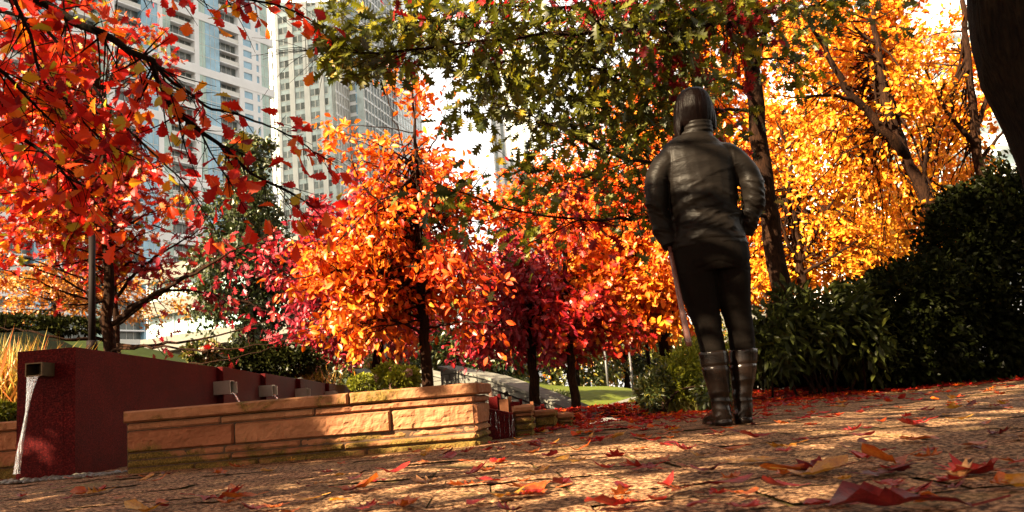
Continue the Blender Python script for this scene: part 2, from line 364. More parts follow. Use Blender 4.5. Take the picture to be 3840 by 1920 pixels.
class Wood:
    """collects limbs, grows twigs on them and leaves on the twigs"""
    def __init__(s): s.mb = MB(); s.lp = []; s.ld = []; s.lt = []
    def limb(s, pts, r0, r1, k=7, n=16, jit=0.01):
        p = smooth_path(pts, n, jit); r = np.linspace(r0, r1, n)
        V, Q, T = tube_np(p, r, k); s.mb.add(V, Q, T); return p, r
    def twigs(s, p, r, nt, length, nl, t0=0.35, spread=0.04, droop=-0.1, tone=(0.5, 0.25), out=0.9, up=0.15, side=None, skip=None):
        n = len(p)
        for _ in range(nt):
            f = t0 + (1 - t0) * rng.random() ** 0.8; i = min(int(f * (n - 1)), n - 2); q = p[i] + (p[i + 1] - p[i]) * (f * (n - 1) - i)
            tg = unit(p[i + 1] - p[i]); d = unit(tg * out + rand_unit(1)[0] * 1.0 + np.array([0, 0, up]))
            if side is not None: d = unit(d + side)
            ln = length * rng.uniform(0.5, 1.3)
            e = q + d * ln + np.array([0, 0, droop * ln]); m = (q + e) / 2 + rng.normal(0, 0.08 * ln, 3) + np.array([0, 0, 0.06 * ln])
            tt = np.linspace(0, 1, 5)[:, None]; pp = (1 - tt) ** 2 * q + 2 * tt * (1 - tt) * m + tt ** 2 * e
            if skip is not None and skip(pp).any(): continue
            V, Q, T = tube_np(pp, np.linspace(max(min(r[i] * 0.5, 0.008), 0.0025), 0.0015, 5), 3, False); s.mb.add(V, Q)
            k = rng.poisson(nl)
            if k == 0: continue
            ff = 1 - rng.random(k) ** 1.5 * 0.8
            pl = (1 - ff[:, None]) ** 2 * q + 2 * ff[:, None] * (1 - ff[:, None]) * m + ff[:, None] ** 2 * e + rng.normal(0, spread, (k, 3))
            s.lp.append(pl); s.ld.append(unit(rand_unit(k) * 0.9 + d * 0.7 + np.array([0, 0, -0.35]))); s.lt.append(np.clip(rng.normal(tone[0], tone[1], k) + rng.normal(0, 0.08), 0, 1))
    def finish(s, name_w, bark_m, root, size, tmpl, mat, keep=None, nup=0.7, crown_name='crown', big=None):
        if s.mb.n: s.mb.build(name_w, bark_m, root, True)
        if not s.lp: return
        p = np.concatenate(s.lp); d = np.concatenate(s.ld); t = np.concatenate(s.lt)
        if keep is not None:
            k = keep(p); p, d, t = p[k], d[k], t[k]
        n = rand_unit(len(p)) + np.array([0, 0, nup]) * .8 + SUN_TO * .55; size = np.where(big(p), big.size, size) if big else size
        leaf_obj(crown_name, p, rng.uniform(0.7, 1.25, len(p)) * size, d, n, t, tmpl, mat, root)
        return len(p)

def along(p, r, z):
    i = int(np.argmin(np.abs(p[:, 2] - z))); return p[i], r[i]
def tree(name, label, cat, trunk, r0, r1, clumps, leaf, tmpl, mat, size, group=None, bark_m=None, limbs=(), nup=0.7, keep=None, rise=0.45, ts=0.62, lspread=None, zlow=None, bare=None, low=None):
    """trunk: points base->top.  clumps: (centre, radii, branches, twigs, leaves per twig, tone mean, tone sd)"""
    root = thing(name, label, cat, trunk[0], group)
    w = Wood(); p, r = w.limb(trunk, r0, r1, 10, 22, 0.004)
    # root flare
    for (pts, a, b, nt_, ln, nl, tn) in limbs:
        lp, lr = w.limb(pts, a, b, 7, 18, 0.006)
        if nt_: w.twigs(lp, lr, nt_, ln, nl, 0.25, leaf * 0.5, -0.1, tn)
    for (c, rad, nb, ntw, nl, tm, tsd) in clumps:
        c = np.asarray(c); rad = np.asarray(rad)
        for _ in range(nb):
            u = rand_unit(1)[0] * rng.uniform(0.35, 1.0) ** 0.6
            e = c + u * rad
            hd = np.linalg.norm(e[:2] - c[:2])
            zb_ = (trunk[0][2] + .3 * (trunk[-1][2] - trunk[0][2])) if zlow is None else zlow
            st, sr = along(p, r, max(zb_ + rng.uniform(0, .75) * (trunk[-1][2] - zb_), e[2] - rise * np.linalg.norm(e[:2] - p[np.argmin(np.abs(p[:, 2] - e[2])), :2]) - 0.1 * rng.random()))
            ln = np.linalg.norm(e - st)
            m = st * 0.5 + e * 0.5 + np.array([0, 0, 0.05 * ln]) + rng.normal(0, 0.05 * ln, 3)
            bp, br = w.limb([st, m, e], min(sr * 0.5, 0.007 + 0.006 * ln), 0.0025, 5, 12, 0.008)
            w.twigs(bp, br, ntw, ts * (0.18 + 0.16 * ln), nl, 0.35, lspread or leaf * 0.6, -0.1, (tm, tsd))
    if bare:
        y0, y1, hw, pr = bare; k0 = keep; lines = [p] + [np.asarray(l[0]) for l in limbs]
        def keep(q):
            xy, f = proj(q); m = np.ones(len(q), bool)
            for l in lines:
                l2 = smooth_path(l, 60); lx, lf = proj(l2)
                dd = np.hypot(xy[:, None, 0] - lx[None, :, 0], xy[:, None, 1] - lx[None, :, 1]); j = dd.argmin(1)
                m &= ~((dd.min(1) < hw) & (f < lf[j] + .15) & (xy[:, 1] > y0) & (xy[:, 1] < y1) & (rng.random(len(q)) < pr))
            if low is not None: m &= xy[:, 1] < low + 10 * vnoise(q, 2.0, 4)
            return m & (k0(q) if k0 else True)
    w.finish('trunk', bark_m or BARK, root, size, tmpl, mat, keep, nup)
    return root
def C(x, y, d, rx, ry, rz):
    """clump centre from the picture, radii: px across, px high, metres deep"""
    return P(x, y, d), np.array([rx * d / FPX, rz, ry * d / FPX])

# ================================================================== GROUND
gr = mesh_np("ground", [[-900, -300, -0.9], [900, -300, -0.9], [900, 1500, -0.9], [-900, 1500, -0.9]], [[0, 1, 2, 3]], MSOIL); struct(gr)
def edge_y(x):
    return np.interp(x, [-8, -0.3, 1.0, 2.4, 4.5, 7.0, 12.0], [6.2, 6.3, 6.6, 8.3, 9.8, 11.0, 12.5])
# bed under the stones, then the stones themselves
xs = np.linspace(-8, 12, 61); A = np.stack([xs, np.full(61, -8.0), np.full(61, -0.008)], 1); B = np.stack([xs, edge_y(xs), np.full(61, -0.008)], 1)
Bd = B - [0, -0.02, 0.9]
i = np.arange(60)
struct(mesh_np("paving_bed", np.concatenate([A, B, Bd]), np.concatenate([np.stack([i, i + 1, i + 62, i + 61], 1), np.stack([i + 61, i + 62, i + 123, i + 122], 1)]), MJOINT))
def make_pavers():
    mb_v, mb_q, mb_a, n = [], [], [], 0
    pw, pd, gap, ang = 0.32, 0.21, 0.005, math.radians(2.5)
    ca, sa = math.cos(ang), math.sin(ang)
    for row in range(-2, 60):
        y0 = 0.02 + row * pd
        half = 2.0 + max(y0, 0) * 0.72
        k0 = int(-half / pw) - 1; k1 = int(half / pw) + 1
        off = (row % 2) * pw * 0.5 + rng.uniform(-.03, .03)
        for k in range(k0, k1):
            cx, cyy = off + k * pw, y0
            nx, ny = (26, 18) if y0 < 2.2 else ((12, 8) if y0 < 4 else (5, 4))
            u = np.linspace(0, 1, nx); v = np.linspace(0, 1, ny)
            U, Vv = np.meshgrid(u, v)
            X = cx + gap / 2 + U * (pw - gap); Y = cyy + gap / 2 + Vv * (pd - gap)
            Xr, Yr = X * ca - Y * sa, X * sa + Y * ca
            if Yr.max() > edge_y(Xr.mean()) or Yr.min() < -0.3: continue
            e = np.minimum(np.minimum(U, 1 - U) * (pw - gap), np.minimum(Vv, 1 - Vv) * (pd - gap))
            Z = -0.003 * np.clip(1 - e / 0.014, 0, 1) ** 1.5 + rng.normal(0, 0.0012)
            Z = Z + (U - .5) * rng.normal(0, 0.0025) + (Vv - .5) * rng.normal(0, 0.002)
            pt = np.stack([Xr, Yr, Z], -1)
            Z = Z + 0.0014 * fbm(pt, 22, 3, 2) + 0.0010 * vnoise(pt, 80, 8)
            pt[..., 2] = Z
            q = (np.arange(ny - 1)[:, None] * nx + np.arange(nx - 1)[None]).ravel()
            mb_v.append(pt.reshape(-1, 3)); mb_q.append(np.stack([q, q + 1, q + nx + 1, q + nx], 1) + n); mb_a.append(np.full(nx * ny, rng.random())); n += nx * ny
    return mesh_np("paving", np.concatenate(mb_v), np.concatenate(mb_q), MPAVE, None, {'tone': np.concatenate(mb_a)}, True)
struct(make_pavers())
# planting bed on the right, behind the paving edge
xs = np.linspace(0.9, 14, 40)
V = []; 
for k, f in enumerate((-0.12, 0.15, 0.6, 1.5, 4.0, 8.0)):
    zz = (0.002, 0.03, 0.06, 0.08, 0.05, -0.85)[k]
    V.append(np.stack([xs, edge_y(xs) + f, zz + 0.02 * vnoise(np.stack([xs, xs * 0 + f, xs * 0], 1), 4, 5)], 1))
V = np.concatenate(V); q = (np.arange(5)[:, None] * 40 + np.arange(39)[None]).ravel()
struct(mesh_np("planting_bed", V, np.stack([q, q + 1, q + 41, q + 40], 1), MSOIL, smooth=True))

def patch(name, rows, mat, m=40, amp=0.03):
    """loft through polylines"""
    rr = [smooth_path(r, m) for r in rows]; rr = np.array(rr)
    k = 10; tt = np.linspace(0, len(rows) - 1, (len(rows) - 1) * k + 1); V = []
    for t in tt:
        a = min(int(t), len(rows) - 2); V.append(rr[a] * (1 - (t - a)) + rr[a + 1] * (t - a))
    V = np.array(V); n = len(V); V[..., 2] += amp * vnoise(V, 0.8, 9)
    q = (np.arange(n - 1)[:, None] * m + np.arange(m - 1)[None]).ravel()
    return struct(mesh_np(name, V.reshape(-1, 3), np.stack([q, q + 1, q + m + 1, q + m], 1), mat, smooth=True))
crest = [np.array([-26, 11, 2.0]), P(-60, 336, 12), P(0, 337, 13), P(75, 339.5, 14), P(150, 348, 16), P(240, 369, 20), P(330, 388, 26)]
foot = [np.array(p) for p in [(-16, 4.6, 0.1), (-4.4, 5.2, -0.1), (-3.4, 5.6, 0.3), (-3.15, 8.0, 0.42), (-3.3, 11, 0.38), (-3.5, 14.5, 0.32), (-3.7, 19.5, 0.25)]]
patch("lawn", [foot, crest], MLAWN)
patch("upper_ground", [[c + [0, 0.02, -0.01] for c in crest[1:]], [c * [1.6, 1.6, 1] + [0, 10, 0.2] for c in crest[1:]], [np.array([-120, 110, -0.5]), np.array([-80, 110, -0.5]), np.array([-50, 110, -0.8]), np.array([-30, 110, -0.9]), np.array([-10, 110, -.9]), np.array([0, 110, -.9])]], MSOIL)
# grass mound in the middle distance
mtop = [P(500, 372, 30), P(560, 385.5, 27), P(610, 386, 26), P(650, 392, 25), P(690, 396, 25)]
mbot = [P(500, 412, 17), P(560, 413, 17), P(600, 409, 17.5), P(632, 402, 19), P(690, 402, 20)]
patch("lawn", [mbot, [a * .5 + b * .5 + [0, 0, .12] for a, b in zip(mbot, mtop)], mtop, [c + [0, 14, -0.5] for c in mtop]], MLAWN2)
def wall_strip(name, label, pts, h, th, mat, base=-0.9, cop=None):
    """low wall along a polyline of top points"""
    root = thing(name, label, 'wall', (*pts[0][:2], base)); mb = MB(); mc = MB()
    for a, b in zip(pts[:-1], pts[1:]):
        d = b - a; n = unit(np.array([-d[1], d[0], 0])) * th
        a0 = np.array([a[0], a[1], base]); V = [a0, [b[0], b[1], base], b - [0, 0, .05], a - [0, 0, .05]]
        V = np.array(V); V2 = V + n
        mb.add(np.concatenate([V, V2]), [[0, 1, 2, 3], [5, 4, 7, 6], [3, 2, 6, 7], [4, 0, 3, 7], [1, 5, 6, 2]], tone=rng.random())
        e = unit(d) * 0.004
        mc.box(a - n * 0.2 - [0, 0, .05] + e, d - 2 * e, n * 1.4, (0, 0, .05))
    mb.build('wall_face', mat, root); mc.build('coping', cop or mat, root)
    return root
def brickwork(name, c0, c1, mort, sx, sy):
    m, t, b = new_mat(name)
    br = t.nodes.new("ShaderNodeTexBrick"); br.inputs['Scale'].default_value = 1.0
    br.inputs['Brick Width'].default_value = sx; br.inputs['Row Height'].default_value = sy; br.inputs['Mortar Size'].default_value = 0.012
    br.inputs['Color1'].default_value = (*c0, 1); br.inputs['Color2'].default_value = (*c1, 1); br.inputs['Mortar'].default_value = (*mort, 1); br.inputs['Bias'].default_value = 0.0
    g = t.nodes.new("ShaderNodeSeparateXYZ"); L(t, pos(t), g.inputs[0])
    cm = t.nodes.new("ShaderNodeCombineXYZ"); ad = t.nodes.new("ShaderNodeMath"); ad.operation = 'ADD'
    L(t, g.outputs[0], ad.inputs[0]); L(t, g.outputs[1], ad.inputs[1]); L(t, ad.outputs[0], cm.inputs[0]); L(t, g.outputs[2], cm.inputs[1]); L(t, cm.outputs[0], br.inputs['Vector'])
    n = noise(t, 7, 5, 0.6, pos(t)); r = ramp(t, [(0.3, (0.7, 0.7, 0.7)), (0.7, (1.2, 1.2, 1.15))]); L(t, n.outputs[0], r.inputs[0])
    L(t, mixc(t, 1.0, br.outputs[0], r.outputs[0], 'MULTIPLY'), b.inputs['Base Color']); b.inputs['Roughness'].default_value = 0.85
    bump(t, b, br.outputs['Fac'], 0.4, -0.02); return m
MLEDGE = brickwork("ledge_stone", (0.12, 0.12, 0.11), (0.085, 0.085, 0.075), (0.03, 0.028, 0.025), 0.7, 0.12)
wall_strip("stone_wall", "curved pale grey ledge stone wall holding up the grass mound", [P(540, 413.5, 16.8), P(565, 412, 16.8), P(600, 408, 17.2), P(620, 404, 18), P(645, 396, 20)], 0, 0.25, MLEDGE, -0.9, MGREY)
pth = mesh_np("path", [P(545, 436, 9.5) * [1, 1, 0] + [0, 0, -.86], P(700, 436, 9.5) * [1, 1, 0] + [0, 0, -.86], [9, 26, -.86], [1.5, 18, -.86]], [[0, 1, 2, 3]], MCONC); struct(pth)
pr = mesh_np("path_ramp", [P(588, 424.5, 9), P(650, 417, 9.5), P(668, 408, 13), P(612, 411.5, 14)], [[0, 1, 2, 3]], MCONC); struct(pr)
# sloped stair parapet with a rail
wall_strip("stair_parapet", "long grey stone parapet sloping down beside the stairs", [P(440, 366, 17.5), P(487, 376, 16), P(530, 391, 14.5), P(575, 410, 13), P(582, 411, 12.9)], 0, 0.3, MLEDGE, -0.9, MGREY)
hr = MB()
for o in (0, 0.14):
    V, Q, T = tube_np(np.array([P(488, 388 + o * 40, 13.4), P(528, 402 + o * 40, 12.2), P(556, 412 + o * 30, 11.6)]), 0.016, 5); hr.add(V, Q, T)
for px, py in ((500, 392), (520, 399), (540, 406)):
    a = P(px, py, 12.8); V, Q, T = tube_np(np.array([a, a - [0, 0, .5]]), 0.016, 5); hr.add(V, Q, T)
tag(hr.build("handrail", MDARKM), "thin dark handrail running down in front of the sloping parapet", "handrail")
wall_strip("stair_parapet", "higher pale coping slanting down behind the orange tree trunk", [P(420, 370, 22), P(452, 378, 20.5), P(470, 385, 19.5)], 0, 0.25, MLEDGE, -0.9, MGREY)
wall_strip("stair_parapet", "short pale coping slanting down among the dark shrubs left of the orange tree trunk", [P(356, 369, 26), P(376, 378, 24)], 0, 0.25, MLEDGE, -0.9, MGREY)
wall_strip("garden_kerb", "thin pale kerb along the crest of the left lawn", [P(-40, 334.5, 13.2), P(40, 337, 13.6), P(90, 340, 14.2)], 0, 0.15, MGREY, 1.0)

# ================================================================== RED GRANITE FOUNTAIN
ftn = thing("fountain_wall", "long dark red granite fountain wall stepping back into the park with steel water spouts", "fountain wall", (-2.5, 4.85, 0))
ytop = 0.21 + 0.505
notch = [(75.5, 345.3, 4.85), (216.7, 366.5, 7.54), (260.4, 372.9, 9.18), (296, 378, 11.0), (325.2, 382.4, 13.3), (350, 385.6, 15.7), (362, 387.2, 17.4), (372, 388.6, 19.4)]
npt = [P(*n) for n in notch]
NX = [p[0] for p in npt]; NY = [p[1] for p in npt]
ZT = 0.715
steps = [(0, 0)] + [((NX[k]), 0) for k in range(1, len(NX))]
lefts = P(17.5, 351.5, 4.85)[0]
dl = [0.0, 0.055, 0.055, 0.055, 0.055, 0.055, 0.055]
xr0 = NX[0]
segx = []
for k in range(7):
    # near right corner and far right corner of this segment
    xa = NX[k] + (dl[k] if k else 0); xb = NX[k + 1]
    segx.append((xa, xb)); ya, yb = NY[k], NY[k + 1]
    xl = lefts if k == 0 else xa - 0.34
    xl2 = xb - 0.40
    mb = MB()
    V = [[xl, ya, -.05], [xa, ya, -.05], [xb, yb, -.05], [xl2, yb, -.05], [xl, ya, ZT], [xa, ya, ZT], [xb, yb, ZT], [xl2, yb, ZT]]
    b = 0.006
    mb.add(V, [[4, 5, 6, 7], [0, 1, 5, 4], [1, 2, 6, 5], [2, 3, 7, 6], [3, 0, 4, 7]])
    if k == 0:
        # narrow plinth-like joints on the front face
        for px in (43, 63):
            gx = P(px, 420, 4.848)[0]
            mb.aabb((gx - .0015, ya - .0015, -.04), (gx + .0015, ya + .01, 0.47), 0.2)
    o = mb.build('wall_segment', MGRAN, ftn)
    bv = o.modifiers.new("bevel", 'BEVEL'); bv.width = 0.006; bv.segments = 2; bv.limit_method = 'ANGLE'
# front spout: square steel-lined mouth, seen from its right
def box_open(mb, lo, hi, th, open_dir):
    """hollow box open towards -y or +x"""
    lo = np.array(lo, float); hi = np.array(hi, float)
    if open_dir == '-y':
        mb.aabb(lo, (lo[0] + th, hi[1], hi[2])); mb.aabb((hi[0] - th, lo[1], lo[2]), hi)
        mb.aabb((lo[0] + th, lo[1], lo[2]), (hi[0] - th, hi[1], lo[2] + th)); mb.aabb((lo[0] + th, lo[1], hi[2] - th), (hi[0] - th, hi[1], hi[2]))
    else:
        mb.aabb(lo, (hi[0], lo[1] + th, hi[2])); mb.aabb((lo[0], hi[1] - th, lo[2]), hi)
        mb.aabb((lo[0], lo[1] + th, lo[2]), (hi[0], hi[1] - th, lo[2] + th)); mb.aabb((lo[0], lo[1] + th, hi[2] - th), (hi[0], hi[1] - th, hi[2]))
yF = 4.85
a = P(25, 377, yF - .13); c = P(42, 362, yF - .13)
mb = MB(); box_open(mb, (a[0], yF - .13, a[2]), (c[0], yF, c[2]), 0.006, '-y'); mb.aabb((a[0] + .006, yF - .004, a[2] + .006), (c[0] - .006, yF - .001, c[2] - .006), .1)
sp = mb.build('spout', MBRONZE, ftn)
def sheet(pathc, wid, th, mat, parent, name='water_stream', rag=0.1):
    """falling ribbon of water: centre line, widths along world x or y, real thickness"""
    n = 40; p = smooth_path(pathc, n); w = np.interp(np.linspace(0, 1, n), np.linspace(0, 1, len(wid)), wid)
    k = 12; V = []
    for i in range(n):
        t = np.linspace(0, 2 * math.pi, k, endpoint=False)
        jj = 1 + rag * vnoise(np.stack([np.cos(t) * 2, np.sin(t) * 2, np.full(k, p[i, 2] * 30)], 1), 1.5, 3) * (i / n)
        V.append(p[i] + np.stack([np.cos(t) * w[i] / 2 * jj, np.sin(t) * th / 2 * jj * (0.6 + i / n), 0 * t], 1))
    V = np.concatenate(V); i = np.arange(n - 1)[:, None] * k; j = np.arange(k)[None]; j2 = (j + 1) % k
    Q = np.stack([i + j, i + j2, i + k + j2, i + k + j], -1).reshape(-1, 4)
    return mesh_np(name, V, Q, mat, parent, smooth=True)
sheet([P(33, 376.5, yF - .13), P(30, 390, yF - .17), P(25.5, 420, yF - .22), P(20, 450, yF - .25), P(16.5, 474, yF - .27)], [0.07, 0.035, 0.016, 0.022, 0.034, 0.036], 0.012, MWATER, ftn)
for k in range(1, 5):
    d = NY[k]; x0 = NX[k] - 0.002; s = 1.0
    zt = 0.21 + (0.715 - 0.21) * 0.74; zb = zt - 0.115
    mb = MB(); box_open(mb, (x0 - .0, d - .11, zb), (x0 + .155, d - .001, zt), 0.006, '+x'); 
    mb.aabb((x0 + .155, d - .03, zb + .006), (x0 + .185, d - .022, zt - .012)); mb.aabb((x0 + .01, d - .1, zb + .05), (x0 + .015, d - .01, zt - .01))
    mb.build('spout', MSTEEL, ftn)
    sheet([(x0 + .150, d - .055, zb + .012), (x0 + .185, d - .055, zb - .03), (x0 + .215, d - .055, zb - .13), (x0 + .235, d - .055, zb - .30)], [0.018, 0.022, 0.022, 0.03], 0.05, MWATER, ftn)

# ================================================================== SANDSTONE BASIN WALLS
def stone_face(mb, core, o, u, nrm, Lx, rows, seed, rough=0.013, endcap=True):
    """rough blocks along u from o; rows of (z0, z1, min length, max length, proud)"""
    u = np.asarray(u, float); nrm = np.asarray(nrm, float); r = np.random.default_rng(seed)
    for (z0, z1, l0, l1, proud) in rows:
        x = 0.0
        while x < Lx - 1e-6:
            l = min(r.uniform(l0, l1), Lx - x)
            if Lx - x - l < l0 * 0.4: l = Lx - x
            g = 0.002
            nx = max(int(l / 0.011), 4); nz = max(int((z1 - z0) / 0.008), 4)
            U, Z = np.meshgrid(np.linspace(g, l - g, nx), np.linspace(z0 + g * .8, z1 - g * .8, nz))
            e = np.minimum(np.minimum(U - g, l - g - U), np.minimum(Z - z0 - g * .8, z1 - g * .8 - Z))
            pt = o + u * (x + U)[..., None] + np.array([0, 0, 1.0]) * Z[..., None]
            q = pt + seed * 3.7 + r.uniform(0, 50, 3)
            d = proud + rough * (0.45 * fbm(q, 6, 1, 3) + 0.65 * np.abs(fbm(q * [1, 1, 1.6], 16, 5, 4)) + .22 * vnoise(q, 70, 4))
            d = d - 0.008 * np.clip(1 - e / 0.006, 0, 1) ** 2 + r.normal(0, rough * .35)
            d = np.where(e <= 1e-6, -0.014, d)
            pt = pt + nrm * d[..., None]
            qd = (np.arange(nz - 1)[:, None] * nx + np.arange(nx - 1)[None]).ravel()
            Q = np.stack([qd, qd + 1, qd + nx + 1, qd + nx], 1)
            if np.dot(np.cross(u, [0, 0, 1]), nrm) < 0: Q = Q[:, ::-1]
            mb.add(pt.reshape(-1, 3), Q, tone=float(np.clip(r.normal(.5, .25), 0, 1)))
            x += l
def basin(name, label, x0, x1, y, depth, z1, capT, rows, seed, over=0.022, root=None, side=True, skew=0.0, z0=-0.03):
    root = root or thing(name, label, 'stone wall', ((x0 + x1) / 2, y, 0))
    mb = MB()
    stone_face(mb, None, np.array([x0, y, 0]), (1, 0, 0), (0, -1, 0), x1 - x0, rows, seed)
    sd = unit(np.array([skew, 1, 0])); sn = np.array([sd[1], -sd[0], 0])
    if side: stone_face(mb, None, np.array([x1, y, 0]) , sd, sn, depth, rows, seed + 1)
    f = mb.build('stone_face', MSAND, root, False)
    c = MB(); c.add([[x0, y + .012, z0], [x1 - .012, y + .012, z0], np.array([x1 - .012, y + .012, z0]) + sd * depth, [x0, y + depth, z0], [x0, y + .012, z1 - capT], [x1 - .012, y + .012, z1 - capT], np.array([x1 - .012, y + .012, z1 - capT]) + sd * depth, [x0, y + depth, z1 - capT]],
                    [[4, 5, 6, 7], [0, 1, 5, 4], [1, 2, 6, 5], [2, 3, 7, 6], [3, 0, 4, 7]])
    c.build('wall_core', MMORT, root)
    # coping: long slabs with a broken front edge
    cm = MB(); r = np.random.default_rng(seed + 5)
    stone_face(cm, None, np.array([x0 - .01, y - over, 0]), (1, 0, 0), (0, -1, 0), x1 + over - x0 + .01, [(z1 - capT, z1, .9, 1.6, 0)], seed + 7, 0.009)
    if side: stone_face(cm, None, np.array([x1 + over, y - over, 0]), sd, sn, depth + over, [(z1 - capT, z1, .9, 1.6, 0)], seed + 8, 0.009)
    zz0, zz1 = z1 - capT + .003, z1 - .003
    p = [np.array([x0, y - over + .012, 0]), np.array([x1 + over - .013, y - over + .012, 0])]
    p.append(p[1] + sd * (depth + over)); p.append(np.array([x0, y + depth, 0]))
    cm.add([q + [0, 0, zz0] for q in p] + [q + [0, 0, zz1] for q in p], [[4, 5, 6, 7], [3, 2, 1, 0], [2, 3, 7, 6], [3, 0, 4, 7]])
    cm.build('coping', MSAND, root, False)
    return root
xL, xR = P(126, 440, 4.5)[0], P(476, 420, 4.5)[0]
ROWS = [(-.03, .028, .3, .7, 0), (.028, .066, .4, .8, .004), (.066, .104, .3, .9, 0), (.104, .216, .55, 1.0, .004), (.216, .257, .35, .8, .002)]
basin("basin_wall", "long buff sandstone basin wall with mossy coping, bright sun patch at its right end", xL, xR, 4.5, 0.42, 0.322, 0.064, ROWS, 11, skew=0.12)
def rows_for(h, cap):
    zs = np.array([-.03, .03, .07, .11, .2]); zs = zs[zs < h - cap - .02]; zs = np.append(zs, h - cap)
    return [(a, b, .14, .3, 0) for a, b in zip(zs[:-1], zs[1:])]
for (pxa, pxb, y, ztop_px, dep, lab, sd) in (
        (514, 533.5, 5.2, 405, 0.55, "squat sandstone pier with rounded cap just right of the red weir", 31),
        (535, 556, 5.65, 409.8, 0.45, "small sunlit sandstone block third along the stepped basin edge", 41),
        (557.5, 572.5, 5.95, 412.6, 0.4, "last and lowest sandstone block of the stepped basin edge, in shade", 51)):
    xa, xb = P(pxa, 420, y)[0], P(pxb, 420, y)[0]; zt = P((pxa + pxb) / 2, ztop_px, y)[2]
    basin("basin_pier", lab, xa, xb, y, dep, zt, 0.045, rows_for(zt, .045), sd, 0.012)
# red weir between the basin wall and the pier
wa, wb = P(488, 430, 5.05), P(514.5, 430, 5.12)
wr = thing("weir_wall", "low red granite weir with thin water streaks between basin wall and pier", "weir", (wa[0], wa[1], 0))
za, zb_ = P(488, 408, 5.05)[2], P(514, 413, 5.12)[2]
mb = MB(); mb.add([[wa[0], wa[1], -.03], [wb[0], wb[1], -.03], [wb[0], wb[1] + .12, -.03], [wa[0], wa[1] + .12, -.03], [wa[0], wa[1], za], [wb[0], wb[1], zb_], [wb[0], wb[1] + .12, zb_], [wa[0], wa[1] + .12, za]], [[4, 5, 6, 7], [0, 1, 5, 4], [1, 2, 6, 5], [2, 3, 7, 6], [3, 0, 4, 7]])
mb.build('weir_face', MGRAN, wr)
def streaks():
    mb = MB()
    for k in range(15):
        f = rng.random(); x = wa[0] + (wb[0] - wa[0]) * f; y = wa[1] + (wb[1] - wa[1]) * f; z = za + (zb_ - za) * f
        z0 = z - rng.uniform(0, .05); z1 = max(z0 - rng.uniform(.05, .16), -.01)
        zz = np.linspace(z0, z1, 6)
        p = np.stack([x + rng.normal(0, .003, 6).cumsum() * .6, np.full(6, y - .006), zz], 1)
        V, Q, T = tube_np(p, np.linspace(.0012, .0006, 6), 4); mb.add(V, Q, T)
    return mb.build('water_streaks', MWATER, wr, True)
streaks()
# lower channel steps behind the piers
st = thing("channel_steps", "row of low reddish stone steps climbing behind the pier beside the weir", "steps", P(505, 402, 7.2) * [1, 1, 0])
for k in range(5):
    a = P(488 + k * 11, 397 + k * 2.6, 8.2 - k * .25); b = P(497 + k * 11, 397 + k * 2.6, 8.2 - k * .25)
    mb = MB(); mb.aabb((a[0], a[1], -.1), (b[0], a[1] + .25, a[2])); mb.aabb((b[0] + .002, a[1] + .06, -.1), (b[0] + .03, a[1] + .25, a[2] + .02)); mb.build('step', MSAND if k % 2 else MGRAN, st)
# wall at the far left of the fountain
basin("stone_wall", "short dark sandstone wall at the left edge behind the red fountain block", -5.2, P(31, 440, 5.25)[0], 5.25, 0.3, P(10, 421, 5.25)[2], 0.06, [(-.03, .06, .3, .5, 0), (.06, .16, .3, .6, 0), (.16, P(10, 421, 5.25)[2] - .06, .3, .6, 0)], 71, side=False)
pb = rng.uniform(0, 1, (260, 2)); pv, pq, n0 = [], [], 0
ico = None
for fx, fy in pb:
    x = -3.3 + fx * 1.15; y = 4.78 - fy * 0.28 - .02; r = rng.uniform(.008, .022)
    an = np.linspace(0, 2 * math.pi, 7, endpoint=False)
    V = np.concatenate([[[0, 0, 1]], np.stack([np.cos(an) * .8, np.sin(an) * .8, 0 * an + .55], 1), np.stack([np.cos(an + .4), np.sin(an + .4), 0 * an - .1], 1)]) * r * [1.2, 1, .7] + [x, y, .004]
    T = [[0, 1 + j, 1 + (j + 1) % 7] for j in range(7)] + [[1 + j, 8 + j, 1 + (j + 1) % 7] for j in range(7)] + [[8 + j, 8 + (j + 1) % 7, 1 + (j + 1) % 7] for j in range(7)]
    pv.append(V); pq.append(np.array(T) + n0); n0 += len(V)
tag(mesh_np("pebbles", np.concatenate(pv), np.concatenate(pq), ML['pebble'], None, None, True), "strip of wet pebbles along the foot of the red fountain block", "pebbles", None, 'stuff')

# ================================================================== BUILDINGS
def glass(name, col, rough=0.12, metal=0.0):
    m, t, b = new_mat(name); p = pos(t)
    n = noise(t, 0.35, 3, 0.6, p); r = ramp(t, [(0.3, tuple(c * .75 for c in col)), (0.7, tuple(min(1, c * 1.25) for c in col))]); L(t, n.outputs[0], r.inputs[0])
    L(t, r.outputs[0], b.inputs['Base Color']); b.inputs['Roughness'].default_value = rough; b.inputs['Metallic'].default_value = metal
    b.inputs['Specular IOR Level'].default_value = 0.8; n2 = noise(t, 0.5, 2, 0.5, p); bump(t, b, n2.outputs[0], 0.08, 0.3); return m
MWHITE = plain("white_precast", (0.82, 0.88, 0.94), 0.7, 0, 0.25, 0.06)
MBEIGE = plain("cream_precast", (0.74, 0.77, 0.76), 0.8, 0, 0.3, 0.08)
GBLUE = glass("blue_glass", (0.24, 0.47, 0.66)); GTEAL = glass("teal_glass", (0.36, 0.54, 0.50)); GPALE = glass("pale_glass", (0.50, 0.62, 0.65), 0.15)
GDARK = plain("dark_pane", (0.10, 0.12, 0.12), 0.2, 0, 0.6, 0.4); GGREY = plain("grey_pane", (0.24, 0.29, 0.30), 0.2, 0, 0.5, 0.45)
MRAIL = glass("balcony_glass", (0.50, 0.58, 0.60), 0.2)
MMULL = plain("pale_mullion", (0.62, 0.64, 0.62), 0.5, 0.2)
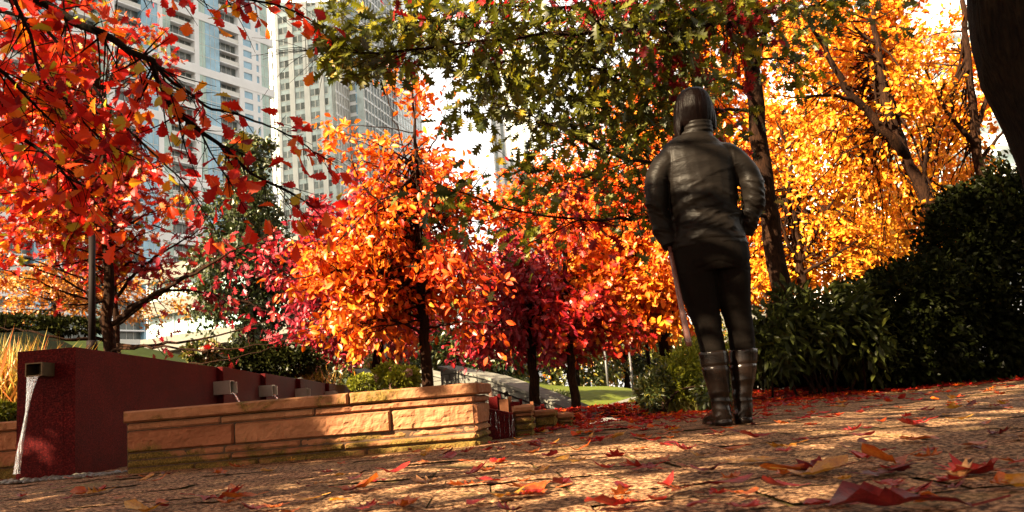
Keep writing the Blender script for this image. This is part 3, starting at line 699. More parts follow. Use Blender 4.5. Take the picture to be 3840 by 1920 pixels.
class Facade:
    def __init__(s, O, xdir):
        s.O = np.array([O[0], O[1], 0.0]); s.u = unit(np.array([xdir[0], xdir[1], 0.0]))
        n = np.array([s.u[1], -s.u[0], 0]); s.n = n if n @ (CAM - s.O) > 0 else -n
    def at(s, x, y):
        r = ray(x, y); t = ((s.O - CAM) @ s.n) / (r @ s.n); p = CAM + r * t; return (p - s.O) @ s.u, p[2]
    def box(s, mb, u0, u1, z0, z1, d0, d1, tone=0.5):
        o = s.O + s.u * u0 + s.n * d0; o[2] = z0
        mb.box(o, s.u * (u1 - u0), s.n * (d1 - d0), (0, 0, z1 - z0), tone)
class Windows:
    """first hundred windows of a building are parts; any beyond go into one part"""
    def __init__(s, root, name='window'): s.root = root; s.n = 0; s.rest = {}; s.name = name
    def add(s, mb, mat):
        if s.n < 100: mb.build(s.name, mat, s.root); s.n += 1
        else: s.rest.setdefault(mat.name, (mat, []))[1].append(mb)
    def done(s):
        for k, (mat, l) in s.rest.items():
            m = MB()
            for b in l:
                for v, q in zip(b.V, [np.concatenate(b.Q)]): pass
                m.add(np.concatenate(b.V), np.concatenate(b.Q))
            o = m.build(s.name, mat, s.root); o['kind'] = 'stuff'

# --- white and blue glass block on the left
def left_block():
    root = thing("apartment_tower", "white precast apartment block with blue glass bays and recessed balconies at upper left", "building", (-55, 200, -0.9))
    F = Facade((-55, 200), (-0.65, -1.0))
    U = lambda x, y=60: F.at(x, y)[0]
    zb = F.at(180, 64)[1]; fl = 3.3; band = 1.9
    utop = U(20); zt = 130.0
    body = MB(); F.box(body, 0, utop, -0.9, zt, -26, -1.6); body.build('wall', MBEIGE, root)
    W1 = Windows(root)
    bands = [zb + 4 * fl * k for k in range(-6, 7)]
    cols = {  # picture x of bay edges, right to left
        'corner': (268, 261), 'white': (261, 239), 'balc': (239, 220), 'blue': (220, 206), 'teal': (206, 199.5), 'pier': (199.5, 195), 'balc2': (195, 171), 'teal2': (171, 163)}
    off = U(163) - U(199.5)
    bays = []
    for k, (a, b) in cols.items(): bays.append((k, U(a), U(b)))
    # repeat the outer pattern further left
    u = U(163)
    for rep in range(2):
        for k, w in (('pier', U(195) - U(199.5)), ('blue', U(206) - U(220)), ('balc2', U(171) - U(195)), ('pier', U(195) - U(199.5)), ('teal', 2.5), ('balc2', 7.0)):
            bays.append((k, u, u + w)); u += w
    piers = MB(); bandm = MB()
    for z in bands: F.box(bandm, -0.05, u, z - band / 2, z + band / 2, -1.6, 0.10)
    bandm.build('band', MWHITE, root)
    white = MB(); nar = MB()
    for k, u0, u1 in bays:
        if k in ('pier',): F.box(white, u0, u1, -0.9, zt, -1.62, 0.03)
        for z in bands:
            z0, z1 = z + band / 2, z + 4 * fl - band / 2; f = (z1 - z0) / 4
            if z1 < 10 or z0 > 118: continue
            if k in ('blue', 'teal', 'teal2', 'corner'):
                m = MB(); F.box(m, u0 + .02, u1 - .02, z0, z1, -1.4, -0.12); W1.add(m, GBLUE if k == 'blue' else GTEAL)
                nm = max(int((u1 - u0) / 1.2), 2)
                for j in range(1, nm): F.box(nar, u0 + (u1 - u0) * j / nm - .03, u0 + (u1 - u0) * j / nm + .03, z0, z1, -.13, -.07)
                for j in range(1, 4): F.box(nar, u0, u1, z0 + f * j - .05, z0 + f * j + .05, -.14, -.08)
            elif k == 'white':
                F.box(white, u0, u1, z0 + .003, z1 - .003, -1.6, 0.0) if False else None
                w = u1 - u0
                for j in range(4):
                    za, zc = z0 + f * j, z0 + f * (j + 1)
                    for a, b in ((.10, .22), (.42, .80)):
                        wa_, wb_ = u0 + w * a, u0 + w * b
                        m = MB(); F.box(m, wa_, wb_, za + .55, zc - .55, -.6, -.22); W1.add(m, GBLUE)
                    # masonry round the two windows
                    for a, b in ((0, .10), (.22, .42), (.80, 1.0)): F.box(white, u0 + w * a, u0 + w * b, za, zc, -1.6, 0)
                    for a, b in ((.10, .22), (.42, .80)):
                        F.box(white, u0 + w * a, u0 + w * b, za, za + .55, -1.6, -.002); F.box(white, u0 + w * a, u0 + w * b, zc - .55, zc, -1.6, -.002)
            elif k in ('balc', 'balc2'):
                for j in range(4):
                    za, zc = z0 + f * j, z0 + f * (j + 1)
                    s_ = MB(); F.box(s_, u0 + .01, u1 - .01, za, za + .28, -1.55, -0.02); 
                    if W1.n < 100: s_.build('balcony_slab', MWHITE, root)
                    else: white.add(s_.V[0], s_.Q[0])
                    m = MB(); F.box(m, u0 + .02, u1 - .02, za + .30, zc - .02, -1.58, -1.45); W1.add(m, GDARK)
                    if j % 2 == 1:
                        F.box(nar, u0 + .05, u1 - .05, za + .30, za + 1.25, -.16, -.10)
                    nm = max(int((u1 - u0) / 1.3), 2)
                    for jj in range(1, nm): F.box(nar, u0 + (u1 - u0) * jj / nm - .04, u0 + (u1 - u0) * jj / nm + .04, za + .3, zc, -1.46, -1.38)
    white.build('pier', MWHITE, root); nar.build('mullion', MMULL, root); W1.done()
    # low glazed podium whose face runs the other way
    Q = Facade(P(158, 330, 88)[:2], (1.0, -0.55))
    w = 19.0; zl = [P(165, 345, 88)[2], P(165, 309, 88)[2], P(165, 275, 88)[2]]
    pb_ = MB(); Q.box(pb_, -2, w, -.9, zl[-1] + 1.2, -14, -.8); pb_.build('podium_wall', MGREY, root)
    pl = MB()
    for z in zl: Q.box(pl, -2, w, z - .75, z + .75, -.8, .6)
    pl.build('podium_slab', MGREY, root)
    for z0, z1 in zip(zl[:-1], zl[1:]):
        for k in range(5):
            a = -2 + k * 4.0; m = MB(); Q.box(m, a + .12, a + 3.88, z0 + .76, z1 - .76, -.78, -.4); m.build('podium_glazing', GTEAL, root)
        cm = MB()
        for k in range(11): Q.box(cm, -2 + k * 2 - .08, -2 + k * 2 + .08, z0 + .75, z1 - .75, -.39, -.25)
        cm.build('podium_mullion', MWHITE, root)
left_block()
# --- cream tower in the middle with stepped glass returns
def mid_tower():
    root = thing("office_tower", "tall cream tower with paired dark windows and stepped glass corners, upper centre left", "building", (-60, 230, -0.9))
    fd = np.array([math.sin(math.radians(75)), -math.cos(math.radians(75)) * 1.0])   # to the right and slightly nearer
    F = Facade(P(335, 90, 222)[:2], fd)
    W2 = Windows(root); fl = 3.3; zt = 150.0
    U = lambda x, y=100: F.at(x, y)[0]
    uL = U(262); 
    body = MB(); F.box(body, uL - 3, 0, -.9, zt, -30, -.5); body.build('wall', MBEIGE, root)
    # bays of paired windows, picture x at y=100
    bays = [(273, 277.5), (280.5, 290), (295, 304.5), (310, 319.5), (324.5, 332)]
    bays = [(U(a), U(b)) for a, b in bays]
    piers = MB(); pu = [uL - 3] + [v for b in bays for v in b] + [0.0]
    for a, b in zip(pu[0::2], pu[1::2]): F.box(piers, a, b, -.9, zt, -.5, 0)
    piers.build('pier', MBEIGE, root)
    WS = Windows(root, 'spandrel'); mu = MB(); z = 20.0; k = 0
    while z < 118:
        for (a, b) in bays:
            sp = MB(); F.box(sp, a, b, z, z + 1.25, -.5, -.28); WS.add(sp, GPALE)
            c = (a + b) / 2; F.box(mu, c - .12, c + .12, z + 1.26, z + fl, -.5, -.2); F.box(mu, a, b, z + 1.25, z + 1.37, -.28, -.15)
            for p0, p1 in ((a + .05, c - .12), (c + .12, b - .05)):
                m = MB(); F.box(m, p0, p1, z + 1.37, z + fl, -.5, -.36); W2.add(m, GGREY if rng.random() < .65 else GDARK)
        z += fl
    WS.done(); mu.build('mullion', MMULL, root); W2.done()
    # stepped glass corner: side face, front slice, long side face
    sd = np.array([F.n[0], F.n[1]]) * -1
    n3 = F.n
    def side(O, depth, matg, dens, nm):
        S = Facade(O[:2], sd); m = MB(); S.box(m, 0, depth, -.9, zt, -2, 0); m.build('glass_wall', matg, root)
        b = MB(); z = 18.0
        while z < 125: S.box(b, 0, depth, z, z + .55, 0.002, .12); z += fl
        b.build('floor_band', MWHITE, root)
        v = MB()
        for k in range(int(depth / dens) + 1): S.box(v, k * dens, k * dens + .22, 18, 125, .13, .25)
        v.build('mullion', MMULL, root)
        return np.array([*(O[:2] + unit(sd) * depth), 0])
    O1 = F.O.copy()
    # find depths so that the faces end at the wanted picture positions
    def depth_to(O, px):
        ds = np.linspace(0.5, 120, 2400); pts = O[None] + np.stack([unit(sd)[0] * ds, unit(sd)[1] * ds, np.full(len(ds), 84.0)], 1)
        xy, f = proj(pts); return ds[np.argmin(np.abs(xy[:, 0] - px))]
    d1 = depth_to(O1, 350); E1 = side(O1, d1, GPALE, 1.6, 0)
    F2 = Facade(E1[:2], fd); u2 = F2.at(363, 90)[0]
    m = MB(); F2.box(m, 0, u2, -.9, zt, -25, -.3); m.build('wall', MWHITE, root)
    sp = MB(); z = 20.0
    while z < 118:
        w = MB(); F2.box(w, u2 * .02, u2 * .42, z + 1.2, z + fl, -.3, -.1); w.build('window', GGREY, root)
        w = MB(); F2.box(w, u2 * .46, u2 * .98, z + .5, z + fl, -.3, -.05); w.build('window', GBLUE, root); z += fl
    E2 = E1 + np.array([*(unit(fd) * u2), 0]); d2 = depth_to(E2, 424); side(E2, d2, GPALE, 2.2, 0)
    # setback roof slab lower right
mid_tower()
def far_tower(name, label, px0, px1, d, ztop, mat, matw, nb):
    root = thing(name, label, "building", P((px0 + px1) / 2, 380, d) * [1, 1, 0] + [0, 0, -.9])
    a = P(px0, 200, d); b = P(px1, 200, d); F = Facade(a[:2], (b - a)[:2]); w = np.linalg.norm((b - a)[:2])
    m = MB(); F.box(m, 0, w, -.9, ztop, -25, 0); m.build('wall', mat, root)
    for k in range(nb):
        s = MB(); F.box(s, w * (k + .25) / nb, w * (k + .65) / nb, 3, ztop - 2, 0.002, .15); s.build('window_strip', matw, root)
far_tower("office_tower", "narrow pale tower with vertical window strips glimpsed through the green oak leaves", 497, 541, 260, 112, MWHITE, GGREY, 6)
# --- white building with rounded balconies behind the yellow maples
def balcony_block(px0, px1, d, label, zt, deg, matg):
    a, b = P(px0, 120, d), P(px1, 120, d); F = Facade(a[:2], (math.cos(deg), math.sin(deg))); w = np.linalg.norm((b - a)[:2])
    root = thing("apartment_block", label, "building", (*a[:2], -.9))
    m = MB(); F.box(m, 0, w, -.9, zt, -14, -1.2); m.build('wall', MWHITE, root)
    z = 1.5
    while z < zt - 1:
        n = 18; th = np.linspace(0, math.pi, n); pts = []
        for t_ in th: pts.append((w / 2 - math.cos(t_) * w * .52, -1.2 + 2.6 * math.sin(t_) ** .5))
        lo = np.array([F.O + F.u * p[0] + F.n * p[1] for p in pts]); 
        for nm, z0, z1, mat, inset in (('balcony_slab', z, z + .35, MWHITE, 1.0), ('balustrade', z + .36, z + 1.25, MRAIL if int(z) % 2 else MWHITE, .985)):
            V = np.concatenate([lo * [1, 1, 0] + [0, 0, z0], lo * [1, 1, 0] + [0, 0, z1]])
            if inset != 1.0:
                c = V.mean(0) * [1, 1, 0]; V = (V - c) * [inset, inset, 1] + c
            i = np.arange(n - 1); q = np.stack([i, i + 1, i + 1 + n, i + n], 1)
            b_ = MB(); b_.add(V, q); 
            cen = V.mean(0); tri = [[k, k + 1, 2 * n] for k in range(n - 1)]; tri2 = [[n + k, n + k + 1, 2 * n + 1] for k in range(n - 1)]
            V2 = np.concatenate([V, [[cen[0], cen[1], z0], [cen[0], cen[1], z1]]]); b_ = MB(); b_.add(V2, q, tri + tri2); b_.build(nm, mat, root)
        for k in range(5):
            g = MB(); F.box(g, w * (k + .12) / 5, w * (k + .85) / 5, z + .36, z + 2.7, -1.2, -1.1); g.build('window', matg, root)
        z += 3.1
balcony_block(855, 935, 62, "white apartment block with curved balconies behind the yellow maples", 26, 0.15, GTEAL)
balcony_block(935, 1010, 80, "farther white block with curved balconies beside the dark trunk at upper right", 34, -0.1, GPALE)
b0 = thing("grey_block", "plain grey building strip seen low between the yellow leaves", "building", P(840, 300, 90) * [1, 1, 0])
mb = MB(); a = P(740, 300, 95); c = P(880, 235, 95); mb.aabb((a[0], 95, -.9), (c[0], 105, c[2])); mb.build('wall', MGREY, b0)
mb = MB()
for k in range(5):
    z = 2 + k * 3.2
    if z < c[2] - 2: mb.aabb((a[0] + 1, 94.9, z), (c[0] - 1, 95.0 - .002, z + 1.5))
mb.build('window_strip', GGREY, b0)

# ================================================================== PERSON
PY = 4.1; PC = PG(735.5, 425.0)   # heel position on the paving
PX0, PY0 = PC[0], PC[1]; PSC = 1.083
def ring_tube(path, rx, ry, k=20, up=None):
    """loft of elliptical rings along a path; rx is the sideways and ry the front-back radius"""
    p = np.asarray(path, float); n = len(p)
    t = unit(np.gradient(p, axis=0)); fwd = np.array([0, 1.0, 0])
    s = unit(np.cross(fwd, t)); s = np.where(np.abs((t @ fwd))[:, None] > .95, np.array([1.0, 0, 0]), s); f = np.cross(t, s)
    an = np.linspace(0, 2 * math.pi, k, endpoint=False)
    V = p[:, None] + np.asarray(rx)[:, None, None] * np.cos(an)[None, :, None] * s[:, None] + np.asarray(ry)[:, None, None] * np.sin(an)[None, :, None] * f[:, None]
    V = V.reshape(-1, 3); i = np.arange(n - 1)[:, None] * k; j = np.arange(k)[None]; j2 = (j + 1) % k
    Q = np.stack([i + j, i + j2, i + k + j2, i + k + j], -1).reshape(-1, 4)
    V = np.concatenate([V, p[:1], p[-1:]]); jj = np.arange(k); j3 = (jj + 1) % k
    T = np.concatenate([np.stack([np.full(k, n * k), j3, jj], -1), np.stack([np.full(k, n * k + 1), (n - 1) * k + jj, (n - 1) * k + j3], -1)])
    return V, Q, T
def interp_rings(keys, n):
    """keys rows: x y z rx ry -> smooth"""
    keys = np.asarray(keys, float); sp = smooth_path(keys[:, :3], n)
    d = np.concatenate([[0], np.cumsum(np.linalg.norm(np.diff(keys[:, :3], axis=0), axis=1))]); d /= d[-1]; t = np.linspace(0, 1, n)
    return sp, np.interp(t, d, keys[:, 3]), np.interp(t, d, keys[:, 4])
def body_part(name, mat, root, lofts, voxel=0.011, smooth_it=6, wrinkle=None, extra=None, open_cut=None):
    mb = MB()
    for keys, n in lofts:
        p, rx, ry = interp_rings(keys, n); V, Q, T = ring_tube(p, rx, ry, 22); mb.add(V, Q, T)
    if extra: extra(mb)
    V = np.concatenate(mb.V); V = V * PSC + [PX0, PY0, 0]; mb.V = [V]
    o = mb.build(name, mat, None, True)
    rm = o.modifiers.new("remesh", 'REMESH'); rm.mode = 'VOXEL'; rm.voxel_size = voxel; rm.use_smooth_shade = True
    sm = o.modifiers.new("smooth", 'SMOOTH'); sm.factor = 0.5; sm.iterations = smooth_it
    dg = bpy.context.evaluated_depsgraph_get(); ev = o.evaluated_get(dg); me = bpy.data.meshes.new_from_object(ev)
    o.modifiers.clear(); old = o.data; o.data = me; bpy.data.meshes.remove(old)
    n = len(me.vertices); co = np.empty(n * 3, np.float32); me.vertices.foreach_get("co", co); co = co.reshape(-1, 3).astype(float)
    if wrinkle is not None:
        nn = np.empty(n * 3, np.float32); me.vertices.foreach_get("normal", nn); nn = nn.reshape(-1, 3)
        co = co + nn * wrinkle((co - [PX0, PY0, 0]) / PSC, nn)[:, None]
        me.vertices.foreach_set("co", co.astype(np.float32).ravel())
    me.polygons.foreach_set("use_smooth", np.ones(len(me.polygons), bool))
    if not me.materials: me.materials.append(mat)
    me.update()
    if root is not None: attach(o, root)
    return o
MSKIN = plain("skin", (0.45, 0.24, 0.16), 0.5, 0, 30, 0.08)
def fabric(name, col, rough, spec, nsc, bst, stretch=(1, 1, 1)):
    m, t, b = new_mat(name); p = pos(t); mp = t.nodes.new("ShaderNodeMapping"); mp.inputs['Scale'].default_value = stretch; L(t, p, mp.inputs[0])
    n = noise(t, nsc, 5, 0.6, mp.outputs[0], 1.2); r = ramp(t, [(0.3, tuple(c * .8 for c in col)), (0.7, tuple(c * 1.2 for c in col))]); L(t, n.outputs[0], r.inputs[0])
    L(t, r.outputs[0], b.inputs['Base Color']); b.inputs['Roughness'].default_value = rough; b.inputs['Specular IOR Level'].default_value = spec
    bump(t, b, n.outputs[0], bst, 0.012); return m
MJACK = fabric("black_nylon", (0.0066, 0.0052, 0.0043), 0.46, 0.085, 8, 0.35, (1, 1, 3.0))
MTROU = fabric("black_stretch_cotton", (0.0045, 0.0032, 0.0024), 0.85, 0.06, 60, 0.10)
MBOOT = fabric("brown_black_leather", (0.008, 0.0048, 0.0036), 0.24, 0.22, 20, 0.07, (1, 1, 1.6))
MHAIR = fabric("dark_hair", (0.0022, 0.0008, 0.0006), 0.40, 0.05, 150, 0.35, (1, 1, 0.06))
MGLOV = plain("black_glove", (0.012, 0.010, 0.009), 0.5, 0, 60, 0.2)
yo = 0.02
person = None
def hand_lofts(wr, dirv, palmn, side, curl):
    """palm, four curled fingers of different lengths and a thumb, as lofts"""
    d = unit(np.array(dirv)); nrm = unit(np.array(palmn)); s = unit(np.cross(d, nrm)) * side; out = []
    def K(pts, rs): return ([[*p, r, r] for p, r in zip(pts, rs)], 8)
    base = np.array(wr)
    pk = base + d * .05
    for k in range(4):
        off = s * (.027 - .018 * k); ln = (.066, .074, .070, .056)[k]
        p0 = base + d * .015 + off * .6; p1 = base + d * .085 + off; c = curl
        p2 = p1 + (d * math.cos(c) + nrm * math.sin(c)) * ln * .45
        p3 = p2 + (d * math.cos(2 * c) + nrm * math.sin(2 * c)) * ln * .33
        p4 = p3 + (d * math.cos(2.8 * c) + nrm * math.sin(2.8 * c)) * ln * .25
        out.append(K([p0, p1, p2, p3, p4], [.014, .011, .0095, .0085, .007]))
    out.append(K([base, base + d * .04, base + d * .085], [.022, .026, .024]))
    t0 = base + d * .02 + s * .025; t1 = t0 + d * .03 + s * .022 + nrm * .012; t2 = t1 + d * .03 + nrm * .022; t3 = t2 + d * .015 + nrm * .02 - s * .008
    out.append(K([t0, t1, t2, t3], [.014, .012, .010, .008])); return out
LW = (-0.223, 0.012, 0.990)   # left wrist, at the cuff
RW = (0.165, 0.05, 0.93)
def make_person():
    global person
    head = ([[-.004, yo + .02, 1.405, .052, .055], [-.004, yo + .025, 1.45, .054, .062], [-.004, yo + .035, 1.49, .066, .082], [-.004, yo + .04, 1.54, .074, .096], [-.004, yo + .035, 1.59, .071, .092], [-.004, yo + .03, 1.625, .045, .06], [-.004, yo + .03, 1.635, .012, .015]], 22)
    def face(mb):
        fy = yo + .04
        V, Q, T = ring_tube(np.array([[-.004, fy + .085, 1.555], [-.004, fy + .103, 1.53], [-.004, fy + .112, 1.515], [-.004, fy + .09, 1.508]]), np.array([.008, .011, .014, .006]), np.array([.008, .011, .012, .006]), 10); mb.add(V, Q, T)
        for sx in (-1, 1):
            e = np.array([-.004 + sx * .03, fy + .086, 1.553]); V, Q, T = ring_tube(np.array([e - [.014, 0, 0], e, e + [.014, 0, 0]]), np.array([.003, .008, .003]), np.array([.004, .010, .004]), 8); mb.add(V, Q, T)
            e = np.array([-.004 + sx * .076, fy - .005, 1.535]); V, Q, T = ring_tube(np.array([e - [0, 0, .03], e, e + [0, 0, .028]]), np.array([.004, .008, .005]), np.array([.01, .016, .01]), 8); mb.add(V, Q, T)
        for dz in (0, .008):
            e = np.array([-.004, fy + .092, 1.477 + dz]); V, Q, T = ring_tube(np.array([e - [.022, .008, 0], e, e + [.022, -.008, 0]]), np.array([.002, .005, .002]), np.array([.003, .006, .003]), 8); mb.add(V, Q, T)
    arms_b = [([[-.150, yo, 1.275, .045, .045], [-.232, yo - .01, 1.13, .038, .038], [-.222, .01, 1.05, .03, .03], [*LW, .024, .022]], 14),
              ([[.108, yo, 1.275, .045, .045], [.215, yo - .02, 1.13, .038, .038], [.20, .03, 1.0, .03, .03], [*RW, .024, .022]], 14)]
    torso_b = ([[-.01, yo, .74, .13, .10], [-.01, yo, .85, .155, .105], [-.012, yo, 1.0, .12, .09], [-.02, yo, 1.2, .14, .10], [-.022, yo, 1.30, .14, .08], [-.01, yo + .01, 1.39, .07, .06], [-.004, yo + .02, 1.44, .05, .055]], 22)
    legs_b = [([[-.095, yo, .82, .085, .09], [-.085, yo + .01, .66, .075, .08], [-.068, yo + .02, .5, .052, .055], [-.06, yo, .34, .045, .05], [-.052, yo - .01, .12, .032, .036], [-.052, yo, .05, .03, .035]], 22),
              ([[.075, yo + .02, .82, .085, .09], [.09, yo + .03, .66, .072, .08], [.093, yo + .05, .5, .05, .055], [.095, yo + .06, .34, .045, .05], [.068, yo + .05, .12, .032, .036], [.06, yo + .05, .05, .03, .035]], 22)]
    person = body_part('person', MSKIN, None, [head, torso_b] + arms_b + legs_b + hand_lofts(LW, (0.10, .0, -1), (.3, 1, 0), -1, 0.45) + hand_lofts(RW, (-.35, .55, -.75), (-1, -.3, 0), 1, 0.35), 0.0065, 3, extra=face)
    tag(person, "person seen from behind in black jacket, tight black trousers and tall boots, holding a stick", "person")
    # ---------------- jacket
    tors = ([[-.014, yo, .835, .186, .125], [-.014, yo, .86, .187, .128], [-.014, yo, .93, .172, .122], [-.016, yo, 1.03, .164, .112], [-.018, yo, 1.15, .174, .116], [-.022, yo, 1.24, .190, .116], [-.024, yo, 1.295, .196, .104], [-.022, yo + .003, 1.332, .168, .092], [-.016, yo + .006, 1.365, .125, .082], [-.012, yo + .012, 1.395, .085, .075], [-.005, yo + .012, 1.42, .080, .080], [-.004, yo + .010, 1.455, .083, .084], [-.004, yo + .010, 1.466, .080, .082]], 40)
    la = ([[-.120, yo, 1.285, .066, .070], [-.172, yo, 1.272, .066, .074], [-.232, yo - .01, 1.19, .059, .068], [-.245, yo - .02, 1.10, .055, .063], [-.242, yo - .005, 1.03, .052, .058], [-.228, .015, .955, .052, .052], [-.212, .01, .895, .046, .046], [-.204, .0, .858, .042, .042]], 30)
    ra = ([[.080, yo, 1.290, .066, .070], [.132, yo, 1.280, .066, .074], [.198, yo - .015, 1.20, .059, .068], [.221, yo - .03, 1.12, .055, .063], [.222, yo - .01, 1.05, .052, .058], [.205, .03, .985, .050, .05], [.182, .05, .93, .043, .044], [.170, .055, .90, .040, .04]], 30)
    def wr(c, n):
        # soft creases: diagonal pulls over the back, stacked folds on sleeves and waist
        x, y, z = c[:, 0], c[:, 1], c[:, 2]
        sl = ((x < -.178) | (x > .145)).astype(float)
        q = np.stack([x * 1.0 + z * 0.55, y, z * 1.0 - x * .25], 1)
        a = fbm(q * [2.6, 2.0, 11.0], 1.0, 21, 3); a = (1 - np.minimum(np.abs(a) * 2.2, 1)) ** 1.5 * 1.6 - .5
        b = fbm((c + [0, 0, .5] * c[:, :1]) * [6, 6, 20], 1.0, 33, 3); b = (1 - np.minimum(np.abs(b) * 2.0, 1)) ** 1.4 * 1.5 - .5
        lowback = np.exp(-((z - .99) / .14) ** 2)
        d = 0.0085 * a * (0.25 + 0.9 * lowback) * (1 - sl) + 0.0075 * b * sl * np.clip((1.26 - z) / .2, 0, 1) + .004 * b * lowback * (1 - sl)
        d = d - .006 * np.exp(-((z - .862) / .006) ** 2) * (1 - sl)            # hem seam
        for sx in (-.172, .137): d = d - .0022 * np.exp(-((x - sx + (z - 1.2) * .10 * np.sign(sx)) / .005) ** 2) * (z > 1.06) * (z < 1.34)   # armhole seams
        for zc in (1.405, 1.425, 1.446): d = d - .005 * np.exp(-((z - zc) / .005) ** 2) * (np.abs(x) < .11)
        return d
    jk = body_part('jacket', MJACK, person, [tors, la, ra], 0.0065, 5, wr)
    # ---------------- trousers
    hips = ([[-.012, yo, .90, .165, .115], [-.012, yo, .82, .184, .135], [-.012, yo - .005, .775, .182, .14], [-.012, yo, .745, .165, .125]], 12)
    ll = ([[-.100, yo - .002, .80, .095, .115], [-.095, yo, .70, .093, .105], [-.083, yo + .01, .60, .083, .088], [-.068, yo + .015, .51, .069, .071], [-.064, yo + .005, .44, .063, .07], [-.058, yo, .36, .058, .066], [-.055, yo, .30, .05, .056]], 30)
    rl = ([[.072, yo + .01, .80, .095, .115], [.078, yo + .02, .70, .091, .103], [.080, yo + .035, .60, .081, .086], [.089, yo + .045, .51, .065, .069], [.096, yo + .05, .44, .061, .07], [.096, yo + .055, .36, .060, .066], [.092, yo + .055, .30, .05, .056]], 30)
    def wt(c, n):
        z = c[:, 2]; a = 1 - np.abs(fbm(c * [4, 4, 30], 1.0, 44, 2)) * 1.6
        k = np.exp(-((z - .50) / .07) ** 2) + .8 * np.exp(-((z - .72) / .03) ** 2) + .5 * np.exp(-((z - .36) / .05) ** 2)
        return 0.0045 * a * k - .003 * np.exp(-((z - .755 + .3 * np.abs(c[:, 0] + .012)) / .006) ** 2)
    body_part('trousers', MTROU, person, [hips, ll, rl], 0.0065, 4, wt)
    # ---------------- boots
    def boot(sx, x0, x1, x2, y0, tilt):
        sh = ([[x0, y0, .345, .068, .074], [x0, y0, .335, .069, .075], [x0 + (x1 - x0) * .35, y0 - .002, .26, .064, .070], [x0 + (x1 - x0) * .7, y0 - .004, .18, .051, .058], [x1, y0 - .006, .12, .041, .048], [x1, y0 - .005, .07, .043, .052], [x2, y0, .03, .043, .055], [x2, y0, .018, .042, .054]], 32)
        foot = ([[x2, y0 - .045, .035, .036, .03], [x2, y0, .045, .043, .04], [x2 + tilt * .3, y0 + .07, .042, .043, .036], [x2 + tilt * .7, y0 + .13, .032, .044, .024], [x2 + tilt, y0 + .185, .024, .03, .016]], 20)
        def ex(mb):
            V, Q, T = ring_tube(np.array([[x2, y0 - .01, .0], [x2, y0 - .01, .026]]), np.array([.041, .043]), np.array([.046, .048]), 18); mb.add(V, Q, T)
            V, Q, T = ring_tube(np.array([[x2, y0 + .02, .012], [x2 + tilt * .5, y0 + .1, .010], [x2 + tilt, y0 + .19, .010]]), np.array([.04, .045, .032]), np.array([.008, .008, .008]), 14); mb.add(V, Q, T)
        def wb(c, n):
            z = c[:, 2]; a = 1 - np.abs(fbm(c * [5, 5, 22], 1.0, 51 + sx, 2)) * 1.6
            d = .0045 * a * (np.exp(-((z - .13) / .05) ** 2) + .35 * np.exp(-((z - .22) / .06) ** 2))
            d = d - .0045 * np.exp(-((z - .275) / .0045) ** 2) - .004 * np.exp(-((z - .028) / .003) ** 2)    # cuff seam, heel line
            xs = c[:, 0] - (x0 + (x1 - x0) * np.clip((.34 - z) / .22, 0, 1)) - .030
            return d + .003 * np.exp(-(xs / .006) ** 2) * (n[:, 1] < 0) * (z > .1)     # strap down the back
        body_part('boot', MBOOT, person, [sh, foot], 0.006, 3, wb, ex)
    boot(0, -.058, -.052, -.052, yo, -.03); boot(1, .097, .064, .056, yo + .055, .03)
    # ---------------- hair, longer on the left, tucked into the collar
    hair = ([[-.006, yo + .02, 1.648, .015, .02], [-.006, yo + .02, 1.640, .046, .055], [-.006, yo + .018, 1.615, .073, .084], [-.006, yo + .014, 1.575, .087, .097], [-.008, yo + .010, 1.53, .094, .096], [-.009, yo + .012, 1.48, .096, .082], [-.009, yo + .018, 1.45, .088, .070], [-.009, yo + .02, 1.42, .07, .055]], 30)
    lh = ([[-.070, yo + .02, 1.57, .03, .06], [-.086, yo + .012, 1.49, .026, .052], [-.096, yo + .006, 1.43, .020, .045], [-.100, yo + .002, 1.385, .013, .034], [-.103, yo, 1.352, .005, .018]], 18)
    rh = ([[.06, yo + .02, 1.56, .03, .06], [.072, yo + .015, 1.48, .024, .045], [.074, yo + .01, 1.425, .014, .03]], 12)
    def wh(c, n):
        an = np.arctan2(c[:, 1] - yo, c[:, 0]); return .0022 * fbm(np.stack([an * 9, c[:, 2] * 2, 0 * an], 1), 1.5, 61, 2)
    body_part('hair', MHAIR, person, [hair, lh, rh], 0.0065, 5, wh)
    # hair clip on the left of the crown
    # glove on the hand that holds the stick
make_person()
# stick held in the left hand
O_ = np.array([PX0, PY0, 0]); sa = O_ + PSC * np.array([LW[0] + .012, .012, .90]); sb = O_ + PSC * np.array([-.186, -.08, .375])
V, Q, T = tube_np(np.array([sa, sa * .6 + sb * .4, sb + (sa - sb) * .04, sb]), np.array([.0115, .0135, .0165, .014]), 14)
stk = MB().add(V, Q, T)
MSTICK = plain("reddish_lacquered_wood", (0.11, 0.045, 0.035), 0.25, 0, 18, 0.25)
tag(stk.build("walking_stick", MSTICK, None, True), "reddish brown stick hanging from the person's left hand", "stick")

# ================================================================== TREES
def px_path(pts):
    return np.array([P(*p) for p in pts])
